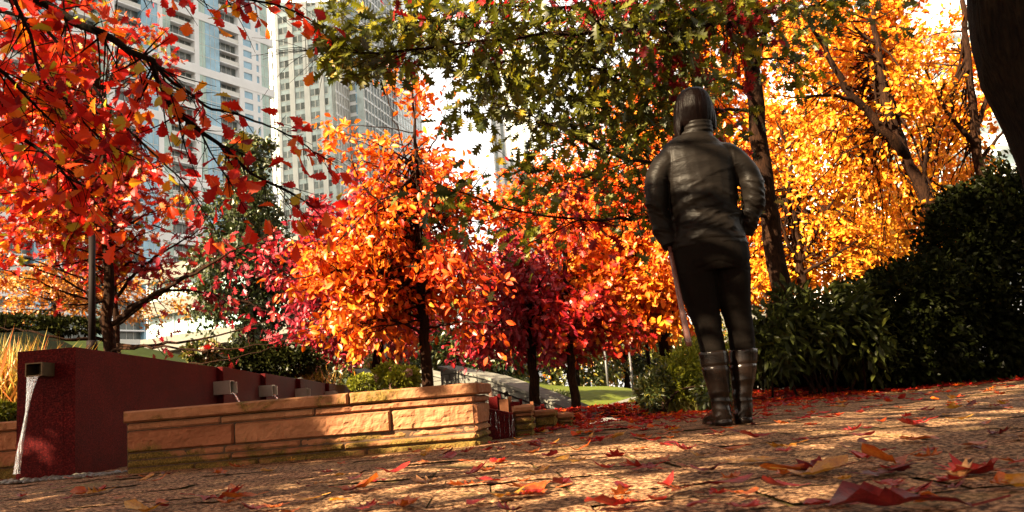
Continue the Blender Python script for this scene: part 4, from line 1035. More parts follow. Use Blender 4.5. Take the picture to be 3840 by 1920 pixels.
# --- 1. near oak whose boughs hang in at upper left (its trunk stands outside the picture)
def near_oak():
    tr = [(-4.6, 2.6, -.02), (-4.5, 2.7, 1.2), (-4.35, 2.8, 2.4), (-4.3, 2.9, 4.2), (-4.3, 2.9, 6.4)]
    root = thing("oak_tree", "near oak reaching in from upper left with large scalloped red and amber leaves", "tree", tr[0])
    w = Wood(); tp, trr = w.limb(tr, .20, .05, 12, 22, .003)
    T = (0.52, 0.30)
    D = 4.7
    boughs = [
        ([(-60, -40, 4.3), (46, 4, 4.6), (74, 22, 4.65), (99, 32, 4.7), (123, 46, 4.7), (143, 58, 4.7), (154, 62, 4.7), (159, 83, 4.75), (175, 111, 4.8), (199, 129, 4.8), (225, 149, 4.85), (254, 175, 4.9), (286, 191, 4.9), (318, 206, 4.95)], .032, .004, 34, .30, 3.6),
        ([(154, 62, 4.7), (167, 77, 4.75), (189, 93, 4.8), (209, 108, 4.8), (229, 112, 4.85), (256, 121, 4.9), (296, 139, 4.9), (320, 156, 4.95), (338, 163, 5.0)], .011, .003, 13, .20, 3.2),
        ([(-60, 100, 4.2), (0, 127, 4.4), (26, 141, 4.5), (52, 159, 4.5), (68, 177, 4.5), (88, 188, 4.5)], .018, .004, 13, .26, 3.2),
        ([(10, -20, 4.3), (16, 4, 4.3), (30, 34, 4.3), (38, 68, 4.3), (48, 88, 4.35), (70, 107, 4.4), (90, 129, 4.4), (112, 146, 4.45), (140, 160, 4.5)], .012, .003, 18, .22, 3.2),
        ([(-30, -60, 4.9), (60, -30, 5.0), (140, -18, 5.1), (200, -6, 5.2), (262, 2, 5.3), (300, 14, 5.4), (322, 30, 5.4)], .022, .004, 24, .24, 3.4),
        ([(-50, 40, 4.0), (0, 70, 4.1), (30, 100, 4.15), (60, 130, 4.2)], .014, .004, 14, .24, 3.0),
        ([(-60, 0, 5.2), (30, 20, 5.2), (80, 70, 5.2), (110, 110, 5.2), (150, 150, 5.2), (190, 190, 5.2), (215, 230, 5.2)], .016, .003, 26, .26, 3.4),
        ([(199, 129, 4.8), (215, 160, 4.8), (232, 185, 4.85), (248, 215, 4.9)], .006, .002, 8, .2, 3.0),
    ]
    for pts, a, b, n, ln, nl in boughs:
        p, r = w.limb(px_path(pts), a, b, 7, 30, .0015)
        w.twigs(p, r, int(n * 2.3), ln * 1.05, nl * 1.1, .05, .04, -.35, T, 0.5, -.1)
    # crown over and behind the camera, outside the picture: it breaks up the sun
    for k in range(190):
        e = np.array([rng.uniform(-10, 1.0), rng.uniform(-7, 3.0), rng.uniform(2.4, 6.5)])
        st, sr = along(tp, trr, min(e[2] * .75, 6)); m = (st + e) / 2 + [0, 0, .35]
        if in_view(smooth_path([st, m, e], 20), 60) or sun_gap(smooth_path([st, m, e], 60)[6:], .04, 10).any(): continue
        p, r = w.limb([st, m, e], min(sr * .4, .03), .006, 5, 12, .005)
        w.twigs(p, r, 14, .8, 10, .25, .16, -.1, T, skip=lambda q: sun_gap(q, .0))
    lp = np.concatenate(w.lp); xy, f = proj(lp)
    inview = (f > .2) & (xy[:, 0] > -25) & (xy[:, 0] < 1050) & (xy[:, 1] > -25) & (xy[:, 1] < 540)
    def keep(p):
        xy, f = proj(p); vis = (f > .1) & (xy[:, 0] > -10) & (xy[:, 0] < 1034) & (xy[:, 1] > -10) & (xy[:, 1] < 520)
        ok = ~(vis & ((xy[:, 0] > 345) | (xy[:, 1] > 262) | (p[:, 1] < 3.5)))
        thin = vis & (rng.random(len(p)) < np.interp(xy[:, 0], [0, 120, 170, 340], [.15, .30, .58, .50]))
        return ok & ~thin & ~np.where(vis, sun_gap(p, .03, 13), sun_gap(p, .045) | sun_gap(p, .10, 17))
    def big(p):
        xy, f = proj(p); return ~((f > .1) & (xy[:, 0] > -160) & (xy[:, 0] < 1180) & (xy[:, 1] > -160) & (xy[:, 1] < 700))
    big.size = .19
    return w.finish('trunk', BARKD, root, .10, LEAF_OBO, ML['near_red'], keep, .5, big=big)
# where the photograph shows the sun coming through, the leaves leave a gap
GAPS = []
def gap(x, y, z, r): GAPS.append((np.array([x, y, z]), r))
def in_view(p, m=6):
    xy, f = proj(p); return bool(((f > .1) & (xy[:, 0] > -m) & (xy[:, 0] < 1024 + m) & (xy[:, 1] > -m) & (xy[:, 1] < 512 + m)).any())
def sun_gap(p, ex=.055, n=None):
    m = np.zeros(len(p), bool)
    for c, r in GAPS[:n]:
        v = p - c; t = v @ SUN_TO; d = np.linalg.norm(v - t[:, None] * SUN_TO, axis=1); m |= (d < r + ex) & (t > 0.05)
    return m
gap(*P(420, 404, 4.5), .17); gap(*P(385, 402, 4.5), .10); gap(*P(345, 398, 4.5), .06); gap(*P(440, 422, 4.5), .10); gap(*P(330, 425, 4.5), .04); gap(*P(455, 400, 4.5), .08)
gap(*P(219, 372, 7.5), .10); gap(*P(262, 377, 9.15), .10); gap(*P(298, 382, 11), .10); gap(PX0 - .30, PY0, 1.33, .08); gap(PX0 - .18, PY0 - .1, 1.26, .05); gap(PX0 - .08, PY0 - .1, 1.18, .05); gap(PX0 + .03, PY0 - .1, 1.10, .04); gap(PX0 - .07, PY0, .16, .08); gap(PX0 - .09, PY0, .45, .05)
GR = np.random.default_rng(5)
def band(pts, r0, r1, k):
    q = smooth_path([PG(*a) for a in pts], k)
    for c in q: gap(c[0] + GR.normal(0, .05), c[1] + GR.normal(0, .05), 0, GR.uniform(r0, r1) * .75)
band([(590, 452), (700, 440), (800, 424), (900, 406), (1020, 386)], .20, .32, 30)
band([(590, 486), (680, 468), (770, 450), (860, 436)], .05, .10, 12)
band([(250, 488), (380, 474), (500, 458), (600, 440)], .03, .10, 10)
band([(330, 505), (470, 487), (560, 476)], .03, .08, 10)
band([(900, 425), (1020, 408)], .10, .2, 6)
for k in range(12):
    q = PG(GR.uniform(180, 900), GR.uniform(432, 505)); gap(q[0], q[1], 0, GR.uniform(.0, .04))
for k in range(110):                                   # the hanging boughs themselves stand half in the sun
    q = P(GR.uniform(0, 330), GR.uniform(0, 235), 4.75); gap(*q, GR.uniform(.16, .3))
for k in range(5):
    q = P(GR.uniform(22, 72), GR.uniform(365, 465), 4.85); gap(*q, GR.uniform(.0, .03))
for k in range(6):
    q = P(GR.uniform(380, 720), GR.uniform(10, 130), 6.6); gap(*q, GR.uniform(.08, .22))
for k in range(46):
    q = P(GR.uniform(440, 700), GR.uniform(70, 270), 7.2); gap(*q, GR.uniform(.2, .4))
for k in range(8):
    q = P(GR.uniform(670, 725), GR.uniform(345, 412), 7.0); gap(*q, GR.uniform(.15, .28))
near_oak()
# --- 2. big trunk leaning at the right edge, crown overhead outside the picture
def near_right():
    tr = [P(1150, 420, 3.35) * [1, 1, 0], P(1128, 300, 3.3), P(1084, 150, 3.25), P(1052, 90, 3.25), P(1030, 45, 3.25), P(1022, 0, 3.25), P(1012, -90, 3.25), P(1005, -260, 3.25)]
    root = thing("oak_tree", "thick dark leaning trunk cut by the right edge of the view", "tree", tr[0])
    w = Wood(); p0 = smooth_path(tr, 40); n = 40; k = 22
    rad = np.interp(np.linspace(0, 1, n), [0, .1, .45, .55, .62, .8, 1], [.30, .24, .205, .20, .195, .17, .10])
    V, Q, T = tube_np(p0, rad, k); 
    c = np.repeat(p0, k, 0); d = unit(V[:n * k] - c); V[:n * k] += d * (0.022 * fbm(V[:n * k] * [1, 1, .35], 9, 3, 3))[:, None]
    w.mb.add(V, Q, T); tp, trr = p0, rad
    for j in range(120):
        e = np.array([rng.uniform(-2.0, 7.0), rng.uniform(-4.0, 7.0), rng.uniform(4.4, 7.5)])
        e[2] = max(e[2], .21 + max(e[1], 0) * .62 + .6)
        st, sr = along(tp, trr, min(e[2] * .7, 3.6)); m = (st + e) / 2 + [0, 0, .3]
        if in_view(smooth_path([st, m, e], 20)[8:], 60) or sun_gap(smooth_path([st, m, e], 60)[6:], .04, 10).any(): continue
        p, r = w.limb([st, m, e], .045, .006, 5, 12, .01); w.twigs(p, r, 13, .8, 10, .25, .16, -.05, (.45, .25), skip=lambda q: sun_gap(q, .0))
    def keep(p):
        xy, f = proj(p); vis = (f > .1) & (xy[:, 0] > -10) & (xy[:, 0] < 1034) & (xy[:, 1] > -14) & (xy[:, 1] < 520)
        return ~vis & ~sun_gap(p)
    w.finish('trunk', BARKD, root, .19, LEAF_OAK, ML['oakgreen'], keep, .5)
near_right()
# --- 3. green oak hanging over the middle, red patches, trunk behind the person
def green_oak():
    tr = px_path([(800, 345, 9.6), (785, 309, 9.6), (772, 230, 9.5), (762, 160, 9.4), (755, 100, 9.3), (750, 40, 9.2), (744, -40, 9.2), (738, -140, 9.2)]); tr[0][2] = 0.0
    root = thing("oak_tree", "oak with straight trunk right of the person and green leaves flecked with red overhead", "tree", tr[0])
    w = Wood(); tp, trr = w.limb(tr, .128, .062, 12, 26, .0015)
    T = (0.42, 0.24)
    L_ = [
        ([(764, 180, 9.4), (735, 158, 8.8), (690, 160, 8.0), (631, 161, 7.2), (580, 140, 6.8), (534, 117, 6.5), (500, 104, 6.3), (470, 96, 6.2)], .05, .004, 46, .42, 4.2),
        ([(770, 215, 9.5), (720, 216, 8.6), (647, 217, 7.6), (580, 219, 7.1), (512, 211, 6.7), (470, 195, 6.4), (430, 180, 6.2)], .045, .004, 34, .36, 3.6),
        ([(752, 70, 9.2), (768, 18, 8.2), (740, 22, 7.4), (673, 24, 6.6), (600, 30, 6.1), (520, 38, 5.8), (440, 44, 5.6), (360, 52, 5.5), (300, 50, 5.5)], .06, .004, 90, .40, 4.8),
        ([(750, 30, 9.2), (700, -30, 8.0), (623, 2, 7.2), (570, 6, 6.9), (480, 4, 6.6), (400, 16, 6.4), (345, 30, 6.3)], .06, .004, 80, .42, 4.8),
        ([(752, 90, 9.3), (700, 75, 8.3), (640, 78, 7.6), (580, 66, 7.2), (510, 62, 6.9), (450, 68, 6.7), (400, 62, 6.6)], .045, .004, 64, .36, 4.6),
        ([(756, 110, 9.3), (720, 110, 8.6), (670, 122, 8.0), (610, 112, 7.6), (550, 90, 7.3), (500, 82, 7.1)], .04, .004, 46, .40, 4.2),
        ([(750, 40, 9.2), (800, 10, 8.2), (840, 2, 7.4), (870, -10, 7.0)], .04, .004, 18, .36, 4.0),
        ([(748, 20, 9.2), (720, -10, 8.0), (690, 20, 7.0), (655, 50, 6.6), (640, 84, 6.6)], .03, .004, 34, .36, 4.2),
        ([(766, 195, 9.4), (735, 190, 8.9), (690, 185, 8.3), (640, 190, 8.0), (590, 180, 7.8)], .03, .004, 24, .36, 3.6),
        ([(631, 161, 7.2), (600, 172, 7.0), (560, 182, 6.9), (520, 178, 6.8)], .012, .003, 16, .32, 3.6),
        ([(580, 219, 7.1), (545, 236, 7.0), (510, 252, 6.9)], .012, .003, 6, .30, 3.0),
        ([(512, 211, 6.7), (480, 222, 6.6), (450, 215, 6.5)], .008, .003, 10, .26, 3.2),
        ([(750, 60, 9.2), (790, 60, 8.6), (810, 80, 8.4)], .03, .004, 8, .3, 3.0),
    ]
    for pts, a, b, n, ln, nl in L_:
        p, r = w.limb(px_path(pts), a * .55, b, 7, 26, .003); w.twigs(p, r, int(n * 2.9), ln * 1.1, nl * 1.15, .16, .08, -.2, T, .5, -.05)
    def keep(p):
        xy, f = proj(p); x, y = xy[:, 0], xy[:, 1]
        hole = ((x > 425) & (x < 455) & (y > 62) & (y < 110)) | ((x > 460) & (x < 500) & (y > 120) & (y < 165) & (rng.random(len(p)) < .55)) | (x < 322) | ((x < 438) & (y > 80) & (y < 190)) | ((y > 140) & (rng.random(len(p)) < np.interp(y, [140, 200, 280], [.25, .5, .6])))
        return ~hole
    # patches of turned leaves: tone follows slow noise through the crown
    tt = np.concatenate(w.lt); pp = np.concatenate(w.lp); nz = fbm(pp, 1.6, 77, 2)
    tt = np.where(nz > .60, np.clip(rng.normal(.93, .06, len(tt)), 0, 1), np.clip(tt * .92 + .1 * nz - .02, 0, .78))
    i = 0
    for k in range(len(w.lt)):
        m = len(w.lt[k]); w.lt[k] = tt[i:i + m]; i += m
    w.finish('trunk', BARK, root, .118, LEAF_OAK, ML['oakgreen'], keep, .55)
green_oak()
# --- 4. red and orange tree at left behind the granite block
tree("maple_tree", "red and orange tree with bare lower twigs behind the lamp post at left", "tree",
     px_path([(110, 420, 10), (109, 345, 10), (108, 290, 10), (107, 235, 10), (105, 170, 10), (104, 90, 10)]), .085, .02,
     [(*C(40, 200, 10, 70, 60, 1.6), 26, 6, 9, .55, .25), (*C(60, 255, 10, 70, 40, 1.6), 26, 6, 9, .60, .25), (*C(100, 150, 10.3, 85, 70, 1.6), 22, 6, 7, .55, .25), (*C(30, 90, 10.5, 60, 90, 1.6), 44, 6, 10, .5, .25), (*C(60, 160, 10.5, 70, 70, 1.6), 34, 6, 10, .55, .25),
      (*C(140, 225, 10, 50, 55, 1.3), 10, 6, 6, .45, .25), (*C(130, 50, 10.5, 70, 50, 1.4), 10, 5, 5, .8, .2), (*C(110, 30, 11, 100, 40, 1.5), 12, 5, 5, .6, .25), (*C(180, 215, 10.5, 40, 40, 1), 6, 5, 5, .85, .15)],
     .11, LEAF_OAK, ML['mid_red'], .105, None, BARK,
     [(px_path([(110, 325, 10), (150, 296, 9.8), (200, 270, 9.6), (255, 240, 9.5), (290, 228, 9.5)]), .035, .004, 0, 0, 0, (.2, .1)),
      (px_path([(110, 352, 10), (140, 345, 9.7), (200, 352, 9.5), (260, 345, 9.4), (310, 330, 9.4)]), .018, .003, 3, .4, 0, (.2, .1)),
      (px_path([(108, 340, 10), (60, 338, 9.6), (20, 330, 9.5), (-10, 326, 9.5)]), .025, .004, 4, .4, 0, (.4, .2)),
      (px_path([(110, 360, 10), (170, 365, 9.6), (230, 358, 9.4), (280, 348, 9.3)]), .015, .003, 6, .35, 0.4, (.4, .2)),
      (px_path([(107, 300, 10), (80, 305, 9.6), (40, 302, 9.5)]), .02, .003, 4, .4, 2, (.6, .2))])
def crimson_limbs():
    root = thing("maple_tree", "crimson maple behind the lamp post, long bare-tipped limbs sweeping right over the granite wall", "tree", P(116, 420, 10.6) * [1, 1, 0] + [0, 0, .8])
    w = Wood(); w.limb(px_path([(118, 400, 10.6), (117, 345, 10.6), (115, 300, 10.6), (113, 260, 10.6), (112, 225, 10.6)]), .06, .02, 8, 14, .003)
    for pts, n in (([(116, 325, 10.6), (150, 300, 10.2), (190, 275, 10), (225, 258, 9.9), (270, 240, 9.8)], 26), ([(116, 318, 10.6), (150, 296, 10.4), (185, 290, 10.3), (235, 300, 10.2), (290, 318, 10.1)], 22), ([(115, 300, 10.6), (140, 268, 10.3), (170, 248, 10.2), (210, 225, 10.1)], 18), ([(114, 280, 10.6), (130, 262, 10.4), (150, 270, 10.3)], 6), ([(116, 345, 10.6), (160, 345, 10.2), (220, 335, 10), (270, 320, 9.9)], 7), ([(114, 290, 10.6), (100, 270, 10.3), (80, 262, 10.2)], 8)):
        p, r = w.limb(px_path(pts), .028, .004, 6, 18, .004); w.twigs(p, r, n, .32, 4.5, .25, .06, -.1, (.62, .2), .7, .05)
    w.finish('trunk', BARK, root, .10, LEAF_OAK, ML['crimson'], None, .6)
crimson_limbs()
tree("small_tree", "ochre feathery tree low at the far left beyond the lawn", "tree", px_path([(58, 345, 19), (57, 320, 19), (55, 280, 19), (54, 240, 19)]), .10, .03,
     [(*C(30, 300, 19, 60, 26, 2), 30, 7, 12, .5, .25), (*C(60, 270, 19, 40, 30, 2), 14, 7, 12, .4, .25), (*C(110, 300, 19.5, 30, 25, 1.6), 10, 7, 9, .45, .25), (*C(150, 300, 20, 34, 34, 1.6), 16, 7, 10, .5, .25)], .10, LEAF_RH, ML['ochre'], .10)
# --- 5. dark green tree in front of the podium
tree("ash_tree", "dark green full crowned tree left of centre in front of the glass podium", "tree", px_path([(252, 420, 24), (252, 345, 24), (251, 290, 24), (250, 230, 24), (249, 160, 24)]), .22, .05,
     [(*C(250, 165, 24, 26, 36, 1.5), 20, 7, 14, .5, .22), (*C(245, 215, 24, 48, 40, 2.2), 40, 7, 14, .45, .22), (*C(250, 270, 24, 66, 40, 2.6), 60, 7, 14, .42, .22), (*C(240, 318, 24, 58, 26, 2.4), 34, 7, 13, .4, .22), (*C(290, 290, 24.5, 40, 50, 2.4), 24, 7, 13, .5, .2)],
     .15, LEAF_RH, ML['dark'], .16)
# --- 6. crimson trees behind the orange one
tree("maple_tree", "deep crimson bushy tree behind the left half of the orange tree", "tree", px_path([(376, 420, 17), (378, 385, 17), (379, 340, 17), (378, 280, 17), (376, 220, 17)]), .15, .04,
     [(*C(340, 300, 17, 56, 42, 2), 50, 7, 11, .5, .25), (*C(350, 235, 17, 66, 50, 2), 54, 7, 11, .6, .25), (*C(330, 345, 16.6, 42, 20, 1.6), 18, 7, 10, .45, .25), (*C(400, 330, 17, 44, 36, 1.8), 26, 7, 10, .5, .25), (*C(300, 260, 17, 34, 40, 1.8), 12, 7, 9, .45, .25), (*C(400, 190, 17.5, 50, 28, 1.8), 12, 7, 9, .5, .25)],
     .13, LEAF_OVAL, ML['crimson'], .135, bare=(340, 400, 4, .9), low=368, zlow=P(378, 355, 17)[2])
tree("maple_tree", "crimson tree with thin straight trunk behind the second stone pier", "tree", px_path([(538, 436, 13.2), (536, 410, 13), (533, 370, 13), (530, 330, 13), (528, 285, 13), (526, 230, 13)]), .095, .03,
     [(*C(505, 330, 13, 44, 34, 1.5), 40, 6, 9, .6, .25), (*C(545, 300, 13, 56, 44, 1.7), 46, 6, 9, .65, .25), (*C(500, 280, 13.4, 50, 40, 1.5), 30, 6, 8, .6, .25), (*C(555, 345, 13, 40, 20, 1.3), 20, 6, 8, .55, .25), (*C(475, 355, 13, 24, 14, 1), 9, 6, 7, .65, .2)],
     .12, LEAF_OVAL, ML['crimson'], .108, bare=(300, 420, 5, .9), low=372, zlow=P(531, 345, 13)[2])
tree("maple_tree", "crimson and scarlet tree with dark trunk standing by the grey ledge wall", "tree", px_path([(583, 440, 12.6), (577, 423, 12.5), (573, 385, 12.5), (570, 355, 12.5), (567, 300, 12.5), (565, 250, 12.5)]), .08, .03,
     [(*C(585, 328, 12.5, 44, 26, 1.5), 28, 6, 8, .40, .25), (*C(600, 290, 13, 40, 26, 1.3), 12, 6, 8, .75, .22), (*C(560, 255, 13.5, 56, 30, 1.5), 18, 6, 7, .65, .25), (*C(640, 338, 12.8, 30, 12, 1.2), 9, 6, 7, .45, .25)],
     .12, LEAF_OAK, ML['orange_red'], .11, bare=(330, 430, 5, .95), low=366, zlow=P(571, 350, 12.5)[2])
# --- 7. the sunlit orange tree in the centre
tree("chestnut_oak", "bright sunlit orange tree with slender trunk rising behind the basin wall", "tree", px_path([(430, 425, 11), (427, 383, 11), (424, 330, 11), (421, 270, 11), (419, 220, 11), (416, 160, 11), (414, 110, 11), (412, 70, 11)]), .085, .005,
     [(*C(335, 268, 10.7, 58, 22, .9), 34, 6, 9, .66, .22), (*C(360, 306, 10.7, 56, 20, .9), 26, 6, 9, .64, .22), (*C(345, 338, 10.4, 34, 14, .8), 12, 6, 8, .75, .2), (*C(390, 235, 11.3, 56, 30, 1.0), 24, 6, 8, .58, .22),
      (*C(445, 285, 11.3, 42, 32, 1.0), 22, 6, 8, .40, .22), (*C(400, 335, 11.2, 36, 12, .9), 9, 6, 7, .45, .22), (*C(418, 160, 11.2, 40, 44, .9), 13, 6, 6, .66, .22), (*C(345, 140, 11, 16, 22, .6), 5, 5, 7, .85, .15), (*C(440, 205, 11, 36, 36, 1.0), 16, 6, 7, .45, .22),
      (*C(480, 190, 11, 30, 24, .8), 7, 5, 6, .6, .22), (*C(410, 95, 11, 20, 34, .6), 10, 5, 4.0, .8, .2), (*C(475, 310, 11, 36, 24, 1.0), 12, 6, 7, .35, .2), (*C(365, 175, 11, 30, 26, .8), 9, 5, 6, .75, .2)],
     .12, LEAF_OVAL, ML['orange'], .110, None, BARK,
     [(px_path([(422, 290, 11), (390, 275, 10.6), (355, 270, 10.4), (310, 275, 10.3), (280, 285, 10.3)]), .03, .004, 14, .35, 5, (.6, .2)),
      (px_path([(425, 335, 11), (400, 322, 10.6), (370, 320, 10.4), (330, 335, 10.3)]), .022, .004, 9, .3, 5, (.7, .2)),
      (px_path([(424, 330, 11), (460, 322, 10.7), (490, 325, 10.6), (510, 330, 10.6)]), .02, .004, 9, .3, 4, (.35, .2)),
      (px_path([(419, 225, 11), (385, 205, 10.8), (360, 180, 10.7), (348, 140, 10.7)]), .018, .003, 8, .3, 4, (.75, .2)),
      (px_path([(417, 190, 11), (400, 140, 11), (388, 95, 11), (382, 60, 11)]), .014, .003, 6, .25, 1.2, (.8, .2)),
      (px_path([(416, 170, 11), (440, 130, 11), (450, 90, 11)]), .014, .003, 6, .25, 1.5, (.7, .2)),
      (px_path([(420, 240, 11), (450, 215, 10.9), (475, 185, 10.9), (492, 160, 10.9)]), .02, .003, 8, .3, 3, (.5, .2))], nup=.6, bare=(130, 400, 5, .8), low=362, zlow=P(425, 335, 11)[2])
# --- 8. orange tree behind the person
tree("maple_tree", "orange tree spreading behind the person's left side with a dark trunk behind the juniper", "tree", px_path([(672, 425, 14.5), (668, 370, 14.5), (665, 340, 14.5), (660, 290, 14.5), (655, 240, 14.5)]), .16, .04,
     [(*C(620, 270, 13.2, 70, 46, 1.4), 52, 7, 10, .80, .2), (*C(655, 305, 13, 46, 36, 1.4), 34, 7, 10, .88, .15), (*C(600, 215, 14.5, 80, 40, 1.8), 44, 7, 9, .6, .25), (*C(690, 240, 14.5, 50, 70, 1.8), 34, 7, 9, .72, .2), (*C(650, 150, 15, 80, 60, 2), 40, 7, 9, .7, .22), (*C(560, 290, 14, 40, 30, 1.5), 16, 7, 9, .5, .25), (*C(540, 200, 16, 60, 40, 1.8), 40, 7, 9, .6, .25), (*C(490, 235, 16, 50, 36, 1.8), 26, 7, 9, .45, .25), (*C(590, 160, 16, 60, 40, 1.8), 30, 7, 9, .75, .2)],
     .12, LEAF_OVAL, ML['orange'], .125, bare=(330, 420, 6, .9), low=352, zlow=P(666, 340, 14.5)[2])
# --- 9. yellow maples at right
YT = (.5, .25)
YB = (20, 300, 4, .6)
tree("maple_tree", "yellow maple whose forked trunk leans left, nearest of the yellow trees at right", "tree", px_path([(975, 380, 10.5), (948, 275, 10.5), (930, 215, 10.5), (915, 175, 10.5), (902, 148, 10.5), (890, 118, 10.5), (880, 70, 10.5), (874, 10, 10.5)]), .125, .03,
     [(*C(820, 60, 11.3, 70, 60, 1.2), 38, 6, 9, .45, .25), (*C(880, 40, 11.3, 50, 50, 1.0), 20, 6, 8, .5, .25), (*C(825, 140, 11.5, 50, 40, 1.2), 20, 6, 8, .55, .25), (*C(905, 110, 10.2, 30, 40, .8), 8, 6, 8, .6, .25), (*C(850, 205, 11.5, 56, 30, 1.2), 18, 6, 8, .55, .22), (*C(905, 255, 11.4, 36, 24, 1.2), 12, 6, 8, .6, .22)],
     .09, LEAF_RH, ML['yellow'], .088, "yellow maples", BARK,
     [(px_path([(906, 156, 10.5), (888, 135, 10.3), (865, 108, 10.2), (846, 88, 10.1), (826, 50, 10), (805, 10, 10)]), .07, .02, 10, .4, 5, YT),
      (px_path([(905, 152, 10.5), (893, 105, 10.6), (878, 75, 10.7), (868, 45, 10.8), (850, 20, 10.9)]), .055, .015, 8, .4, 5, YT),
      (px_path([(860, 102, 10.2), (830, 95, 10), (800, 98, 9.9), (775, 95, 9.9)]), .03, .006, 8, .4, 4, YT),
      (px_path([(922, 190, 10.5), (928, 150, 10.3), (937, 112, 10.2), (945, 80, 10.2)]), .03, .008, 8, .4, 5, YT)], bare=YB, zlow=P(905, 155, 10.5)[2])
tree("maple_tree", "yellow maple with twin upright stems beside the dark right-hand trunk", "tree", px_path([(1000, 380, 12), (986, 220, 12), (981, 180, 12), (976, 140, 12), (972, 100, 12), (968, 60, 12), (962, 0, 12)]), .115, .035,
     [(*C(940, 60, 12.6, 36, 50, 1.2), 11, 6, 7, .35, .25), (*C(960, 20, 12.4, 40, 36, 1.2), 10, 6, 7, .4, .25), (*C(925, 140, 12.4, 24, 26, 1.0), 6, 6, 6, .45, .25), (*C(990, 150, 12.5, 24, 36, 1.0), 6, 6, 6, .5, .25), (*C(945, 215, 12.5, 46, 18, 1.2), 14, 6, 8, .5, .22)],
     .09, LEAF_RH, ML['yellow'], .092, "yellow maples", BARK,
     [(px_path([(978, 150, 12), (962, 130, 11.8), (945, 108, 11.7), (935, 90, 11.7), (920, 60, 11.7)]), .045, .01, 8, .4, 4, YT),
      (px_path([(976, 130, 12), (988, 95, 12), (995, 60, 12), (1000, 20, 12)]), .04, .012, 6, .4, 4, YT),
      (px_path([(980, 160, 12), (1000, 135, 11.9), (1018, 115, 11.8)]), .035, .01, 4, .4, 4, YT),
      (px_path([(1003, 240, 12), (1015, 190, 12), (1022, 150, 12)]), .05, .02, 0, .4, 4, YT),
      (px_path([(985, 215, 12), (960, 200, 11.6), (930, 180, 11.4)]), .03, .01, 6, .4, 4, YT)], bare=YB, zlow=P(975, 140, 12)[2])
tree("maple_tree", "smaller yellow tree with several spreading stems just right of the oak trunk", "tree", px_path([(808, 330, 13.5), (803, 290, 13.5), (799, 262, 13.5), (796, 235, 13.5), (792, 200, 13.5), (790, 150, 13.5)]), .10, .03,
     [(*C(780, 130, 14.2, 46, 44, 1.3), 24, 6, 9, .45, .25), (*C(800, 195, 14.2, 50, 30, 1.3), 22, 6, 8, .55, .25), (*C(845, 250, 13.8, 56, 26, 1.2), 40, 6, 9, .65, .22), (*C(785, 280, 13.8, 36, 20, 1.2), 14, 6, 8, .6, .22), (*C(728, 200, 14.5, 36, 60, 1.4), 20, 6, 9, .5, .25), (*C(880, 282, 13.5, 46, 16, 1.4), 16, 6, 9, .65, .22), (*C(740, 290, 14, 26, 30, 1.2), 16, 6, 9, .55, .25), (*C(715, 255, 14.5, 30, 50, 1.2), 16, 6, 9, .5, .25)],
     .095, LEAF_RH, ML['yellow'], .098, "yellow maples", BARK,
     [(px_path([(799, 262, 13.5), (815, 235, 13.3), (830, 205, 13.2), (845, 180, 13.2)]), .045, .01, 9, .4, 5, YT), (px_path([(800, 265, 13.5), (785, 235, 13.3), (775, 200, 13.2)]), .04, .01, 8, .4, 5, YT), (px_path([(801, 275, 13.5), (835, 255, 13), (870, 235, 12.8)]), .035, .008, 9, .4, 5, YT)], bare=YB, zlow=P(800, 270, 13.5)[2])
tree("maple_tree", "tall yellow tree filling the gap high behind the oak trunk", "tree", px_path([(712, 400, 19), (712, 300, 19), (710, 200, 19), (708, 100, 19), (706, 20, 19)]), .2, .05,
     [(*C(720, 60, 19, 60, 70, 2.5), 44, 7, 11, .42, .25), (*C(765, 150, 19, 60, 50, 2.5), 50, 7, 11, .5, .25), (*C(640, 100, 19, 50, 60, 2.5), 26, 7, 10, .4, .25), (*C(790, 20, 19, 60, 40, 2.5), 26, 7, 10, .45, .25)],
     .13, LEAF_RH, ML['yellow'], .18, zlow=P(712, 280, 19)[2])
tree("maple_tree", "tall pale yellow tree behind the forked maple in front of the curved balconies", "tree", px_path([(872, 400, 21), (870, 300, 21), (866, 200, 21), (862, 100, 21), (858, 20, 21)]), .2, .05,
     [(*C(850, 90, 21, 70, 80, 2.5), 66, 7, 10, .5, .25), (*C(900, 60, 21, 46, 60, 2.5), 34, 7, 9, .45, .25), (*C(870, 220, 21, 70, 40, 2.5), 44, 7, 10, .65, .25), (*C(920, 260, 21, 60, 24, 2.5), 22, 7, 10, .65, .25), (*C(850, 0, 21, 80, 40, 2.5), 40, 7, 9, .5, .25)],
     .13, LEAF_RH, ML['yellow'], .19, zlow=P(870, 290, 21)[2])

for lab, x, d, top, cl in (("broad amber tree far behind the small multi stemmed maple", 770, 25, 120, [(760, 210, 60, 60), (790, 280, 60, 30), (740, 280, 50, 30)]), ("broad golden tree far behind the twin stemmed maple", 930, 26, 60, [(930, 120, 60, 50), (950, 200, 60, 40), (900, 280, 60, 26), (985, 90, 40, 60)])):
    tree("maple_tree", lab, "tree", px_path([(x, 390, d), (x, 300, d), (x - 2, 200, d), (x - 4, top, d)]), .18, .05, [(*C(a, b_, d, rx, ry, 2.2), int(rx * ry / 75), 7, 10, .55, .25) for a, b_, rx, ry in cl], .13, LEAF_RH, ML['yellow'], .19, "yellow maples", zlow=P(x, 300, d)[2])
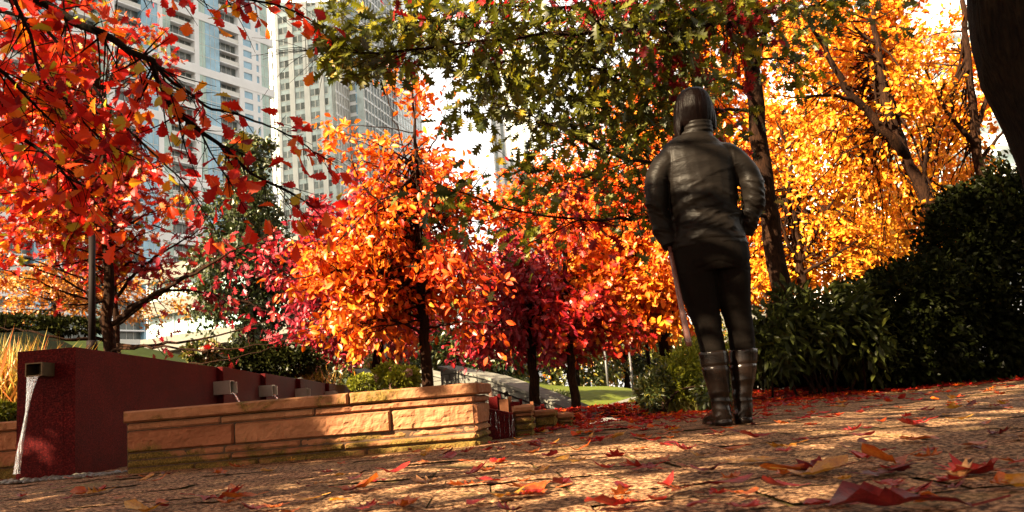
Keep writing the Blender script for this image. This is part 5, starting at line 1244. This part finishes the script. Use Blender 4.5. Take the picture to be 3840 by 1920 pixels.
# ================================================================== SHRUBS AND GRASSES
def shrub(name, label, cat, balls, n, size, tmpl, mat, stems=0, base=None, group=None, up=0.6, droop=-0.1, outw=0.8, part='foliage', tone=(.45, .25), shell=.55, bump_=.30, stemmat=None, kind=None):
    balls = [(np.asarray(c), np.asarray(r)) for c, r in balls]
    base = balls[0][0] * [1, 1, 0] if base is None else base
    root = thing(name, label, cat, base, group)
    vol = np.array([np.prod(r) ** (2 / 3) for c, r in balls]); pts, dirs = [], []
    for (c, r), k in zip(balls, (n * vol / vol.sum()).astype(int)):
        u = rand_unit(k); rr = rng.uniform(shell, 1, k) ** .6 * (1 + bump_ * fbm(u * 2.2 + c, 1.3, 5, 3))
        p = c + u * r * rr[:, None]; pts.append(p); dirs.append(unit(u * outw + rand_unit(k) * .7 + [0, 0, droop]))
    p = np.concatenate(pts); d = np.concatenate(dirs); k = p[:, 2] > base[2] + .01; p, d = p[k], d[k]
    t = np.clip(rng.normal(tone[0], tone[1], len(p)) + .18 * fbm(p, 3.0, 8, 2), 0, 1)
    if stems:
        mb = MB()
        for _ in range(stems):
            c, r = balls[rng.integers(len(balls))]; e = c + rand_unit(1)[0] * r * .7; b = base + np.array([rng.normal(0, .15), rng.normal(0, .06), 0]) + (c - base) * [.35, .35, 0]
            m = b * .5 + e * .5 + [rng.normal(0, .06), rng.normal(0, .06), .08]
            V, Q, T = tube_np(smooth_path([b, m, e], 9), np.linspace(.012, .003, 9), 5); mb.add(V, Q, T)
        mb.build('stems', stemmat or BARK, root, True)
    leaf_obj(part, p, rng.uniform(.6, 1.3, len(p)) * size, d, rand_unit(len(p)) + [0, 0, up], t, tmpl, mat, root)
    return root
def S(x, y, d, rx, ry, rz): return C(x, y, d, rx, ry, rz)
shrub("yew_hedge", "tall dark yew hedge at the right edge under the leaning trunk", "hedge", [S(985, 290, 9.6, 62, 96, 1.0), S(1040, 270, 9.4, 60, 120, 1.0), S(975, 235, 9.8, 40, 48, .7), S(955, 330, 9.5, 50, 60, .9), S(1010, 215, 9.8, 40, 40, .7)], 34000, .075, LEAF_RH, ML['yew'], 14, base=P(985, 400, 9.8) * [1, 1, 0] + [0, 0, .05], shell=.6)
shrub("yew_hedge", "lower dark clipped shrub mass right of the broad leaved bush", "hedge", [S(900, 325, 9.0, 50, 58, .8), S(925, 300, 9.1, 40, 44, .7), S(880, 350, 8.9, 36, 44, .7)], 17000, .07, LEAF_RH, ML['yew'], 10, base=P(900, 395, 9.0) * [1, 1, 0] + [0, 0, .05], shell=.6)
shrub("rhododendron", "broad leaved green bush just right of the person with bare reddish stems", "shrub", [S(800, 335, 8.4, 44, 34, .5), S(835, 320, 8.5, 34, 30, .5), S(770, 345, 8.3, 26, 34, .45), S(860, 340, 8.5, 26, 36, .5), S(855, 300, 8.5, 14, 16, .3), S(790, 300, 8.5, 20, 14, .3)], 3600, .135, LEAF_LONG, ML['broad'], 16, base=P(822, 395, 8.4) * [1, 1, 0] + [0, 0, .04], droop=-.35, shell=.25, bump_=.2, outw=.6)
shrub("yew_hedge", "dark undergrowth hedge behind the bare stems of the broad leaved bush", "hedge", [S(775, 362, 9.6, 40, 26, .5), S(830, 358, 9.6, 50, 34, .6), S(885, 365, 9.5, 40, 30, .6), S(745, 372, 9.4, 22, 18, .4)], 13000, .07, LEAF_RH, ML['yew'], 0, base=P(810, 392, 9.6) * [1, 1, 0] + [0, 0, .03], shell=.3)
shrub("juniper_bush", "light green feathery juniper left of the person's boots", "shrub", [S(690, 372, 7.2, 26, 26, .4), S(705, 385, 7.1, 22, 26, .4), S(672, 385, 7.1, 22, 24, .4), S(715, 360, 7.3, 20, 22, .35)], 11000, .05, LEAF_NEEDLE, ML['juniper'], 8, base=PG(693, 412), droop=.1, shell=.3, bump_=.35)
shrub("cypress_shrub", "small dark green bush at the left foot of the light juniper behind a wooden post", "shrub", [S(652, 394, 6.9, 14, 18, .25), S(662, 384, 7.0, 12, 14, .25)], 3600, .05, LEAF_NEEDLE, ML['dark'], 5, base=PG(653, 414), shell=.3, tone=(.6, .25))
shrub("berry_shrub", "low mixed green shrub between the juniper and the left boot", "shrub", [S(712, 393, 6.6, 16, 14, .25), S(728, 385, 6.8, 12, 16, .25)], 900, .05, LEAF_OVAL, ML['backwood'], 5, base=PG(716, 411), shell=.3, tone=(.25, .2))
def blades(name, label, cat, c, rx, ry, n, h, mat, lean=.5, tmpl=LEAF_BLADE, group=None, kind=None, tone=(.5, .25)):
    p = np.stack([c[0] + rng.normal(0, rx, n), c[1] + rng.normal(0, ry, n), np.full(n, c[2])], 1)
    a = rand_unit(n) * [lean, lean, .1] + [0, 0, 1]; o = leaf_obj(name, p, h * rng.uniform(.5, 1.2, n), a, rand_unit(n) + [0, -.2, .2], np.clip(rng.normal(*tone, n), 0, 1), tmpl, mat)
    return tag(o, label, cat, group, kind)
blades("grass_clump", "bright yellow green grass clump at the foot of the juniper", "grass", PG(690, 413), .16, .08, 420, .16, ML['grass'], .7, tone=(.75, .2))
blades("ornamental_grass", "tawny ornamental grass at the left edge beside the red fountain block", "grass", P(2, 410, 6.6), .22, .15, 700, .50, ML['strawgrass'], .55)
shrub("box_hedge", "low clipped hedge at the left edge above the short sandstone wall", "hedge", [S(2, 415, 6.0, 22, 11, .3), S(-20, 415, 6.0, 24, 12, .3)], 3200, .04, LEAF_RH, ML['juniper'], 0, base=P(0, 425, 6.0), shell=.5, tone=(.3, .25))
shrub("yew_hedge", "dark low hedge beyond the red wall left of the orange tree", "hedge", [S(245, 361, 15.5, 30, 15, .7), S(285, 363, 15.5, 30, 14, .7), S(262, 355, 15.5, 30, 12, .6)], 9000, .08, LEAF_RH, ML['yew'], 4, base=P(262, 378, 15.5), tone=(.6, .3))
shrub("yew_hedge", "dark hedge on the crest of the lawn at the far left", "hedge", [S(20, 327, 16, 40, 11, .6), S(70, 329, 16, 34, 10, .6), S(-30, 326, 16, 40, 12, .6)], 6000, .10, LEAF_RH, ML['yew'], 0, base=P(20, 338, 16), tone=(.6, .3))
def hydrangea(label, balls, n, nf, fs, base, gm='dark'):
    r = shrub("hydrangea", label, "shrub", balls, n, .10, LEAF_OVAL, ML[gm], 3, base=base, shell=.3, tone=(.7, .25))
    mb = MB()
    for _ in range(nf):
        c, rd = balls[rng.integers(len(balls))]; u = rand_unit(1)[0]; u[1] = -abs(u[1]); p = c + u * rd * .95
        k = 46; q = rand_unit(k); V, F = leaves_np(p + q * fs * .75, np.full(k, fs * .75), np.cross(q, rand_unit(k)), q, LEAF_RH)
        b = MB(); b.add(V, None, F); b.a = [np.repeat(np.clip(rng.normal(.5, .3, k), 0, 1), 4)]; b.build('flower_head', ML['flower'], r)
    return r
hydrangea("hydrangea with fading cream heads beside the dark hedge on the left lawn", [S(204, 352, 14, 17, 9, .4)], 900, 12, .07, P(204, 361, 14))
hydrangea("hydrangea with dusty pink heads under the crimson tree left of the orange trunk", [S(314, 369, 16, 14, 8, .4)], 700, 7, .09, P(314, 378, 16))
hydrangea("hydrangea with round pink heads just left of the orange tree's trunk", [S(402, 378, 12.4, 16, 10, .4), S(388, 374, 12.6, 10, 9, .3)], 1100, 6, .075, P(402, 392, 12.4), 'juniper')
hydrangea("low flower bush with pale pink dots by the grey ledge wall", [S(634, 410, 12.5, 12, 6, .3)], 600, 9, .03, P(634, 417, 12.5))
shrub("spirea_bush", "yellow green rounded bush beyond the far end of the red wall", "shrub", [S(364, 382, 15, 14, 7, .4)], 1200, .06, LEAF_RH, ML['juniper'], 0, base=P(364, 390, 15))
blades("yucca_clump", "spiky pale leaved clump behind the last steps of the red wall", "plant", P(312, 381, 15.5), .22, .1, 90, .26, ML['strawgrass'], 1.0)
blades("yucca_clump", "spiky leaved clump right of the pink hydrangea behind the red wall", "plant", P(330, 384, 15.5), .12, .1, 50, .24, ML['strawgrass'], 1.0)
shrub("juniper_bush", "dark spreading juniper on the left slope of the grass mound", "shrub", [S(555, 400, 16.5, 15, 7, .5), S(545, 404, 16.3, 12, 5, .5)], 2600, .08, LEAF_NEEDLE, ML['dark'], 0, base=P(555, 408, 16.5))

# ================================================================== WOOD BEYOND
far = [(395, 395, 28, 6.2, 'backwood'), (430, 398, 33, 7, 'dark'), (465, 396, 26, 5.4, 'dark'), (498, 398, 30, 6, 'backwood'), (520, 397, 36, 7, 'dark'), (552, 392, 38, 6.5, 'backwood'), (578, 391, 34, 6, 'backwood'),
       (604, 391, 42, 7, 'backwood'), (628, 390, 36, 6.2, 'dark'), (654, 389, 44, 7.5, 'backwood'), (684, 387, 40, 6.5, 'backwood'), (360, 396, 30, 6, 'dark'), (325, 394, 34, 6.5, 'dark'), (716, 384, 44, 7, 'backwood')]
side_words = ["thin dark trunked", "bushy olive", "round dull green", "ragged mid green", "tall shadowy", "yellow tinged", "loose pale green", "sparse upright", "squat dark", "amber tinged", "broad olive", "low dark", "deep green", "slender yellowing"]
place_words = ["behind the orange tree's trunk", "between the orange trunk and the stairs", "above the stair parapet", "behind the crimson tree's trunk", "right of the crimson tree's trunk", "over the left end of the grass mound", "beside the dark trunk by the ledge wall", "over the middle of the grass mound",
               "above the right end of the mound", "behind the lamp post near the juniper", "behind the juniper", "behind the far steps of the red wall", "beyond the low dark hedge", "behind the person's legs"]
for k, (x, y, d, h, m) in enumerate(far):
    b = P(x, y, d); b[2] = min(b[2], .2) - .4; s = rng.uniform(-.3, .3)
    tree("far_tree", f"{side_words[k]} tree in the wood {place_words[k]}", "tree", [b, b + [s * .2, 0, h * .35], b + [s, 0, h * .85]], .14, .04,
         [(b + [0, 0, h * .62], np.array([1.9, 1.5, h * .34]), 24, 6, 11, .45 + .1 * rng.normal(), .28), (b + [s, 0, h * .36], np.array([2.2, 1.5, h * .13]), 20, 6, 11, .5, .28), (b + [0, 1.5, h * .16], np.array([2.6, 1.2, h * .14]), 16, 6, 11, .4, .28)], .16, LEAF_RH, ML[m], .20, "trees in the wood beyond the mound", BARKD, rise=.25)
for k in range(9):
    x = 590 + k * 9 + rng.uniform(-3, 3); b = P(x, 391, 47 + rng.uniform(-3, 5)); b[2] = -.2
    tree("far_tree", "thin dark trunk in a stand backed by sunlit yellow leaves beyond the mound", "tree", [b, b + [.1, 0, 2.2], b + [rng.normal(0, .2), 0, 4.6]], .10, .05,
         [(b + [0, 2.5, 2.2], np.array([1.4, .8, 1.9]), 12, 5, 9, .75, .2), (b + [0, 0, 4.3], np.array([1.6, 1.2, 1.0]), 8, 5, 9, .4, .25)], .16, LEAF_RH, ML['yellow'], .2, "thin trees in the sunlit stand", BARKD, rise=.25)

# ================================================================== STREET FURNITURE
def post_mb(a, b, r0, r1, k=10):
    V, Q, T = tube_np(np.array([a, a * .5 + np.asarray(b) * .5, b]), np.array([r0, (r0 + r1) / 2, r1]), k); return MB().add(V, Q, T)
MHOOD = plain("lamp_hood", (0.05, 0.02, 0.014), 0.5, 0.1, 6, .15)
def park_lamp(label, x, y0, y1, d, r):
    b = P(x, y0, d); t = P(x, y1, d); t[0], t[1] = b[0], b[1]
    root = thing("street_lamp", label, "lamp", b)
    post_mb(b, t, r * 1.05, r * .95, 12).build('post', MDARKM, root, True)
    post_mb(b, b + [0, 0, .12], r * 1.5, r * 1.5, 12).build('base_collar', MDARKM, root, True)
    post_mb(t + [-r * 3, 0, .03], t + [r * 3, 0, .03], .010, .010, 6).build('crossbar', MDARKM, root)
    for s in (-1, 0, 1): post_mb(t + [s * r * 1.2, 0, 0], t + [s * r * 1.6, 0, .12], .006, .006, 6).build('rod', MDARKM, root)
    m = MB(); n = 20; an = np.linspace(0, 2 * math.pi, n, endpoint=False); prof = [(r * 3.4, .10), (r * 3.5, .115), (r * 2.4, .165), (r * .5, .19)]
    V = np.concatenate([np.stack([t[0] + q * np.cos(an), t[1] + q * np.sin(an), np.full(n, t[2] + z)], 1) for q, z in prof]); Q = [[i * n + j, i * n + (j + 1) % n, (i + 1) * n + (j + 1) % n, (i + 1) * n + j] for i in range(3) for j in range(n)]
    V = np.concatenate([V, [[t[0], t[1], t[2] + .10], [t[0], t[1], t[2] + .19]]]); Tt = [[4 * n, (j + 1) % n, j] for j in range(n)] + [[4 * n + 1, 3 * n + j, 3 * n + (j + 1) % n] for j in range(n)]
    m.add(V, Q, Tt); m.build('hood', MHOOD, root, True)
park_lamp("tall dark lamp post with a flat hood in front of the red maple at left", 92, 352, 234, 9.0, .036)
park_lamp("dark lamp post seen against the wood just left of the juniper", 651, 384, 330, 15, .034)
def plain_post(label, x, y0, y1, d, r, mat):
    b = P(x, y0, d); t = P(x, y1, d); t[0], t[1] = b[0], b[1]; root = thing("lamp_pole", label, "pole", b)
    post_mb(b, t, r, r * .85, 10).build('pole', mat, root, True); post_mb(b - [0, 0, .02], b + [0, 0, .08], r * 2, r * 2, 10).build('base_plate', mat, root)
    post_mb(t, t + [0, 0, .25], r * 2.2, r * 1.6, 10).build('lamp_head', mat, root, True)
plain_post("slim grey pole standing on the crest of the grass mound", 608.5, 390.5, 350, 27, .035, MGREYM)
plain_post("slim grey pole at the right end of the grass mound", 634, 398, 350, 22, .03, MGREYM)
plain_post("dark pole beside the trunk behind the red wall's far end, left of the orange tree", 389, 392, 330, 14.5, .055, MDARKM)
# short wooden post at the foot of the juniper
b = PG(665, 415.5); root = thing("wooden_post", "short weathered wooden post with dark foot in front of the small dark bush", "post", b)
MWOOD = plain("weathered_wood", (0.26, 0.17, 0.12), .85, 0, 30, .4, .4)
m = MB(); m.box(b + [-.022, -.022, .05], (.044, 0, 0), (0, .044, 0), (-.005, 0, .115)); o = m.build('shaft', MWOOD, root); bv = o.modifiers.new("bevel", 'BEVEL'); bv.width = .004
m = MB(); m.box(b + [-.024, -.024, -.01], (.048, 0, 0), (0, .048, 0), (0, 0, .058)); m.build('foot', MDARKM, root)
# floodlight by the parapet
b = P(508, 399, 11.5); root = thing("floodlight", "small black floodlight tilted on a bracket in front of the stair parapet", "floodlight", b)
m = MB(); m.box(b + [-.03, 0, .03], (.05, .02, .02), (-.01, .05, 0), (-.02, 0, .055)); m.build('lamp_body', MDARKM, root); post_mb(b - [0, 0, .3], b + [0, .02, .04], .008, .008, 6).build('bracket', MDARKM, root)
b = P(492, 401, 10.5); root = thing("garden_ornament", "small leaning brown ornament on a pale block at the right end of the basin coping", "ornament", b)
V, Q, T = ring_tube(smooth_path([b + [0, 0, .05], b + [-.01, 0, .10], b + [-.035, .01, .15], b + [-.05, .01, .195]], 12), np.interp(np.arange(12), [0, 5, 9, 11], [.025, .032, .022, .010]), np.interp(np.arange(12), [0, 5, 11], [.025, .03, .012]), 10)
MB().add(V, Q, T).build('figure', plain("aged_bronze", (.10, .055, .04), .5, .2, 40, .4), root, True)
m = MB(); m.box(b + [-.03, -.03, -.6], (.06, 0, 0), (0, .06, 0), (0, 0, .655)); m.build('pedestal', MGREY, root)

# ================================================================== FALLEN LEAVES
def maple_outline():
    a = [(-150, .26), (-128, .50), (-118, .40), (-102, .66), (-92, .55), (-78, .58), (-64, .46), (-46, .82), (-34, .64), (-22, .70), (-14, .60), (0, 1.0)]
    pts = [(math.sin(math.radians(t)) * r * .55, .32 + math.cos(math.radians(t)) * r * .62) for t, r in a]
    pts = pts + [(-x, y) for x, y in pts[-2::-1]]; return np.array(pts)
def strip_outline(half):
    h = np.array(half); return np.concatenate([h * [-1, 1], h[-2::-1]])
OUTL = {'maple': maple_outline(), 'oak': strip_outline([(0.02, 0), (0.03, .1), (0.20, .17), (.08, .25), (.34, .40), (.10, .44), (.42, .66), (.13, .66), (.28, .88), (.10, .84), (0, 1)]),
        'scalloped': strip_outline([(0.02, 0), (.08, .12), (.17, .28), (.15, .32), (.27, .47), (.24, .5), (.35, .65), (.31, .69), (.33, .81), (.20, .90), (0, 1)]), 'oval': strip_outline([(0.01, 0), (.15, .2), (.24, .45), (.2, .7), (.1, .88), (0, 1)])}
def ground_leaf_geo(kind, p, size, yaw, curl, r, tip=0.0):
    o = OUTL[kind]; n = len(o); c = np.array([0, .45]); V = [np.array([[*c, 0]])]
    for f in (.35, .7, 1.0): V.append(np.concatenate([c + (o - c) * f, np.zeros((n, 1))], 1))
    V = np.concatenate(V); x, y = V[:, 0], V[:, 1] - .45
    ph = r.uniform(0, 6.3); q = x * math.cos(ph) + y * math.sin(ph)
    V[:, 2] = curl * (1.5 * q ** 2 + .5 * x ** 2) + .07 * fbm(V * 3 + r.uniform(0, 50, 3), 1.6, 3, 2) + .05 * np.abs(x)
    V[:, 2] += tip * np.clip(y, 0, 1) ** 1.5
    T = [[0, 1 + j, 1 + (j + 1) % n] for j in range(n)]
    for a in range(2):
        for j in range(n): A, B = 1 + a * n, 1 + (a + 1) * n; T += [[A + j, B + j, B + (j + 1) % n], [A + j, B + (j + 1) % n, A + (j + 1) % n]]
    # stalk
    m = len(V); st = np.array([[.012, 0, 0], [-.012, 0, 0], [0, 0, .015], [.02, -.28, .05], [.035, -.28, .05], [.028, -.28, .065]]); st[:, 2] += V[1 + 2 * n, 2]
    V = np.concatenate([V, st]); T += [[m, m + 1, m + 4], [m + 1, m + 3, m + 4], [m + 1, m + 2, m + 3], [m + 2, m + 5, m + 3], [m + 2, m, m + 5], [m, m + 4, m + 5]]
    V = V * size; V[:, 2] -= V[:, 2].min(); ca, sa = math.cos(yaw), math.sin(yaw)
    W = np.stack([V[:, 0] * ca - V[:, 1] * sa, V[:, 0] * sa + V[:, 1] * ca, V[:, 2]], 1)
    return W + p + [0, 0, .001], np.array(T)
def fl_mat(name, c0, c1, c2):
    m, t, b = new_mat(name); p = pos(t); n = noise(t, 28, 5, .6, p); n2 = noise(t, 160, 3, .7, p)
    r = ramp(t, [(.3, c0), (.5, c1), (.75, c2)]); L(t, n.outputs[0], r.inputs[0]); r2 = ramp(t, [(.35, (.7, .65, .6)), (.6, (1.1, 1.1, 1.1))]); L(t, n2.outputs[0], r2.inputs[0])
    c = mixc(t, 1.0, r.outputs[0], r2.outputs[0], 'MULTIPLY'); L(t, c, b.inputs['Base Color']); b.inputs['Roughness'].default_value = .45
    tr = t.nodes.new("ShaderNodeBsdfTranslucent"); L(t, c, tr.inputs[0]); mx = t.nodes.new("ShaderNodeMixShader"); mx.inputs[0].default_value = .35
    L(t, b.outputs[0], mx.inputs[1]); L(t, tr.outputs[0], mx.inputs[2]); L(t, mx.outputs[0], t.nodes['Material Output'].inputs[0]); bump(t, b, n2.outputs[0], .3, .004); return m
FL = {'dark red': fl_mat("dark_red_leaf", (.05, .004, .005), (.13, .007, .009), (.21, .018, .010)), 'red': fl_mat("red_leaf", (.16, .006, .006), (.30, .012, .009), (.38, .04, .012)), 'orange': fl_mat("orange_leaf", (.28, .035, .008), (.42, .085, .010), (.50, .16, .02)),
      'amber': fl_mat("amber_leaf", (.30, .10, .012), (.46, .20, .015), (.55, .32, .04)), 'tan': fl_mat("tan_leaf", (.16, .06, .025), (.28, .13, .05), (.38, .22, .10))}
LR = np.random.default_rng(99)
GL = "fallen leaves lying singly on the paving"
def put_leaf(p, size, col, kind, label, yaw=None, curl=None, tip=0.0):
    V, T = ground_leaf_geo(kind, np.zeros(3), size, LR.uniform(0, 6.3) if yaw is None else yaw, LR.uniform(.1, .7) if curl is None else curl, LR, tip)
    o = mesh_np("fallen_leaf", V, T, FL[col], None, None, True); o.location = p; return tag(o, label, "leaf", GL)
# the big ones nearest the camera: picture x, y, size, colour, kind, label, yaw, curl, tip
BIG = [
 (972, 507, .19, 'dark red', 'scalloped', "largest dark red maple leaf, humped, nearest at the bottom right corner", 1.4, .55, .1),
 (1010, 474, .13, 'red', 'maple', "bright crimson curled leaf at the right edge above the largest dark red leaf", 1.2, .6, .2),
 (642, 503, .11, 'red', 'scalloped', "bright red leaf at the bottom centre right standing up at its left edge", 1.9, .5, .3),
 (696, 489, .12, 'dark red', 'oval', "long thin dark red leaf lying right behind the bright red bottom leaf", -1.4, .2, 0),
 (556, 491, .13, 'orange', 'maple', "orange maple leaf with one lobe standing upright at bottom centre", 1.3, .4, .55),
 (525, 496, .09, 'amber', 'oak', "flat amber leaf left of the orange maple leaf with the upright lobe", 1.7, .3, 0),
 (258, 497, .10, 'orange', 'scalloped', "orange leaf lying flat at the bottom left quarter, second of three in a line", 1.5, .35, .1),
 (195, 502, .13, 'red', 'oak', "long red orange leaf at the bottom left, first of three in a line", -1.2, .4, .2),
 (322, 500, .085, 'amber', 'oval', "amber orange leaf right of the flat orange leaf at bottom left", 1.3, .3, .1),
 (340, 492, .11, 'orange', 'scalloped', "curled orange leaf with raised tip below the basin wall's middle", -1.0, .5, .35),
 (265, 510, .07, 'dark red', 'oak', "small dark red leaf cut by the lower edge near bottom left", 1.0, .5, .2),
 (383, 474, .09, 'red', 'scalloped', "crimson leaf lying on the paving below the middle of the basin wall", -1.3, .4, .2),
 (332, 483, .055, 'amber', 'oval', "small plain amber oval leaf below the crimson one", 1.6, .1, 0),
 (455, 476, .10, 'red', 'oak', "red orange leaf below the bright right end of the basin wall", -1.3, .4, .3),
 (478, 484, .08, 'orange', 'oak', "thin orange leaf just below the red one under the wall's bright end", 1.7, .3, .2),
 (446, 483, .10, 'tan', 'oak', "reddish tan spread leaf among the three below the bright stone", 1.4, .35, .1),
 (500, 470, .09, 'orange', 'maple', "orange leaf with an upturned corner right of the basin wall corner", 1.8, .5, .5),
 (620, 468, .075, 'red', 'maple', "small red leaf with pale sunlit left half near the middle of the paving", 1.5, .5, .3),
 (605, 440, .11, 'amber', 'oval', "curled leaf with a sunlit pale blade and red tip halfway to the person", -1.0, .6, .35),
 (660, 467, .10, 'red', 'oak', "scarlet leaf on bright paving in front of the left boot", 1.6, .4, .3),
 (720, 452, .11, 'orange', 'oval', "long orange leaf in front of the boots, nearer the camera", -1.3, .3, .1),
 (700, 449, .09, 'red', 'oak', "red leaf with a sharp raised tip in front of the left boot", 1.2, .5, .4),
 (738, 464, .11, 'amber', 'oval', "long yellow leaf lying in the bright strip before the boots", -1.4, .2, 0),
 (720, 470, .10, 'dark red', 'oak', "dark red leaf below the long yellow one", 1.4, .4, .2),
 (818, 470, .12, 'orange', 'oval', "broad orange leaf half in shade right of centre", 1.3, .35, .1),
 (788, 477, .13, 'amber', 'scalloped', "wide amber leaf at lower right centre with a dark leaf on its far side", -1.5, .3, .1),
 (840, 468, .12, 'dark red', 'maple', "dark red folded leaf standing up right of the broad orange one", 1.5, .6, .4),
 (884, 458, .10, 'red', 'maple', "curled red leaf with a lobe raised, right half of the paving", 1.2, .6, .5),
 (912, 463, .11, 'orange', 'scalloped', "tan orange leaf with visible midrib behind the large dark leaves at right", 1.8, .5, .4),
 (860, 477, .12, 'dark red', 'oak', "dark brownish red leaf in shadow at lower right", -1.3, .3, 0),
 (800, 487, .07, 'dark red', 'scalloped', "small dark red leaf upright in shadow at lower right centre", 1.0, .7, .4),
 (905, 442, .10, 'orange', 'oval', "orange leaf with dark left half on mottled shade at right", -1.5, .3, 0),
 (965, 408, .12, 'amber', 'maple', "bright yellow crumpled leaf heap in the sun at far right", 1.5, .6, .3),
 (1008, 440, .10, 'tan', 'oak', "dull rose leaf at the right edge in half shade", -1.2, .4, .2),
 (930, 424, .11, 'red', 'oak', "red leaf in shade at right between two yellow ones", 1.4, .4, .2),
 (952, 421, .09, 'amber', 'oval', "flat yellow leaf right of the red leaf in half shade", -1.4, .2, 0),
 (770, 437, .10, 'red', 'scalloped', "red leaf with bright spots in the sun strip right of the boots", 1.3, .5, .3),
 (842, 432, .09, 'red', 'oak', "bright red leaf at the edge of the sun strip, right of centre", -1.2, .5, .3),
 (800, 446, .10, 'amber', 'oak', "amber leaf lying in the brightest sun patch right of the boots", 1.6, .3, .1),
 (545, 447, .09, 'dark red', 'maple', "dark red leaf with pointed lobes in front of the last stone blocks", 1.5, .6, .4),
 (590, 432, .08, 'red', 'maple', "bright red leaf standing up before the gap between piers and person", 1.3, .7, .5),
 (225, 474, .08, 'orange', 'maple', "orange leaf leaning at the dark foot of the red wall", 1.0, .7, .6),
]
for x, y, s, c, k, lab, yaw, cu, tp in BIG: put_leaf(PG(x, y, .004), s * 1.05, c, k, lab, yaw, cu * 1.1, tp * .8)
# the rest of the countable ones
zone_words = {'drift': "small {c} leaf in the drift along the far edge of the paving", 'wall': "small {c} leaf near the foot of the sandstone basin wall", 'mid': "{c} leaf scattered on the paving between the wall and the boots", 'right': "{c} leaf scattered on the paving right of the boots", 'front': "small {c} leaf on the near paving towards the bottom edge"}
n_put = 0; spots = []
while n_put < 258:
    x = LR.uniform(0, 1024); y = 376 + (512 - 376) * LR.random()
    p = PG(x, y, .004)
    if not (0.9 < p[1] < edge_y(p[0]) + .1) : continue
    if p[0] < -.05 and p[1] > 4.42: continue
    if abs(p[0] - PX0) < .2 and abs(p[1] - PY0 - .05) < .25: continue
    near_edge = edge_y(p[0]) - p[1]
    if LR.random() > (1.0 if near_edge < 1.8 else (.5 if p[1] > 3.6 else .13)): continue
    z = 'drift' if near_edge < 1.8 else ('wall' if p[1] > 3.6 and p[0] < 0 else ('front' if p[1] < 1.9 else ('mid' if p[0] < PX0 else 'right')))
    c = LR.choice(['dark red', 'red', 'orange', 'amber', 'tan'], p=[.2, .34, .27, .13, .06]); n_put += 1
    put_leaf(p, LR.uniform(.05, .09), c, LR.choice(['maple', 'oak', 'scalloped', 'oval'], p=[.2, .3, .25, .25]), zone_words[z].format(c=c), None, None, LR.choice([0, 0, .2, .5]))
Vs, Ts, tn, n0 = [], [], [], 0
for k in range(5200):
    x = LR.uniform(-.2, 9.5); d = LR.exponential(.8) - .8 if x > .2 else LR.uniform(0, 1.0); y = edge_y(x) - d
    if y < 3.2 or abs(x) > y * .68 + .3: continue
    V, T = ground_leaf_geo(LR.choice(['maple', 'oak', 'oval']), np.array([x, y, .003 + max(0, -d) * .12 + LR.uniform(0, .012)]), LR.uniform(.06, .10), LR.uniform(0, 6.3), LR.uniform(.1, .7), LR, LR.choice([0, .3]))
    Vs.append(V); Ts.append(T + n0); n0 += len(V); tn.append(np.full(len(V), np.clip(LR.normal(.45, .25), 0, 1)))
o = mesh_np("fallen_leaves", np.concatenate(Vs), np.concatenate(Ts), ML['orange_red'], None, {'tone': np.concatenate(tn)}, True); tag(o, "dense drift of small red and orange leaves along the far paving edge and under the shrubs", "leaves", None, 'stuff')
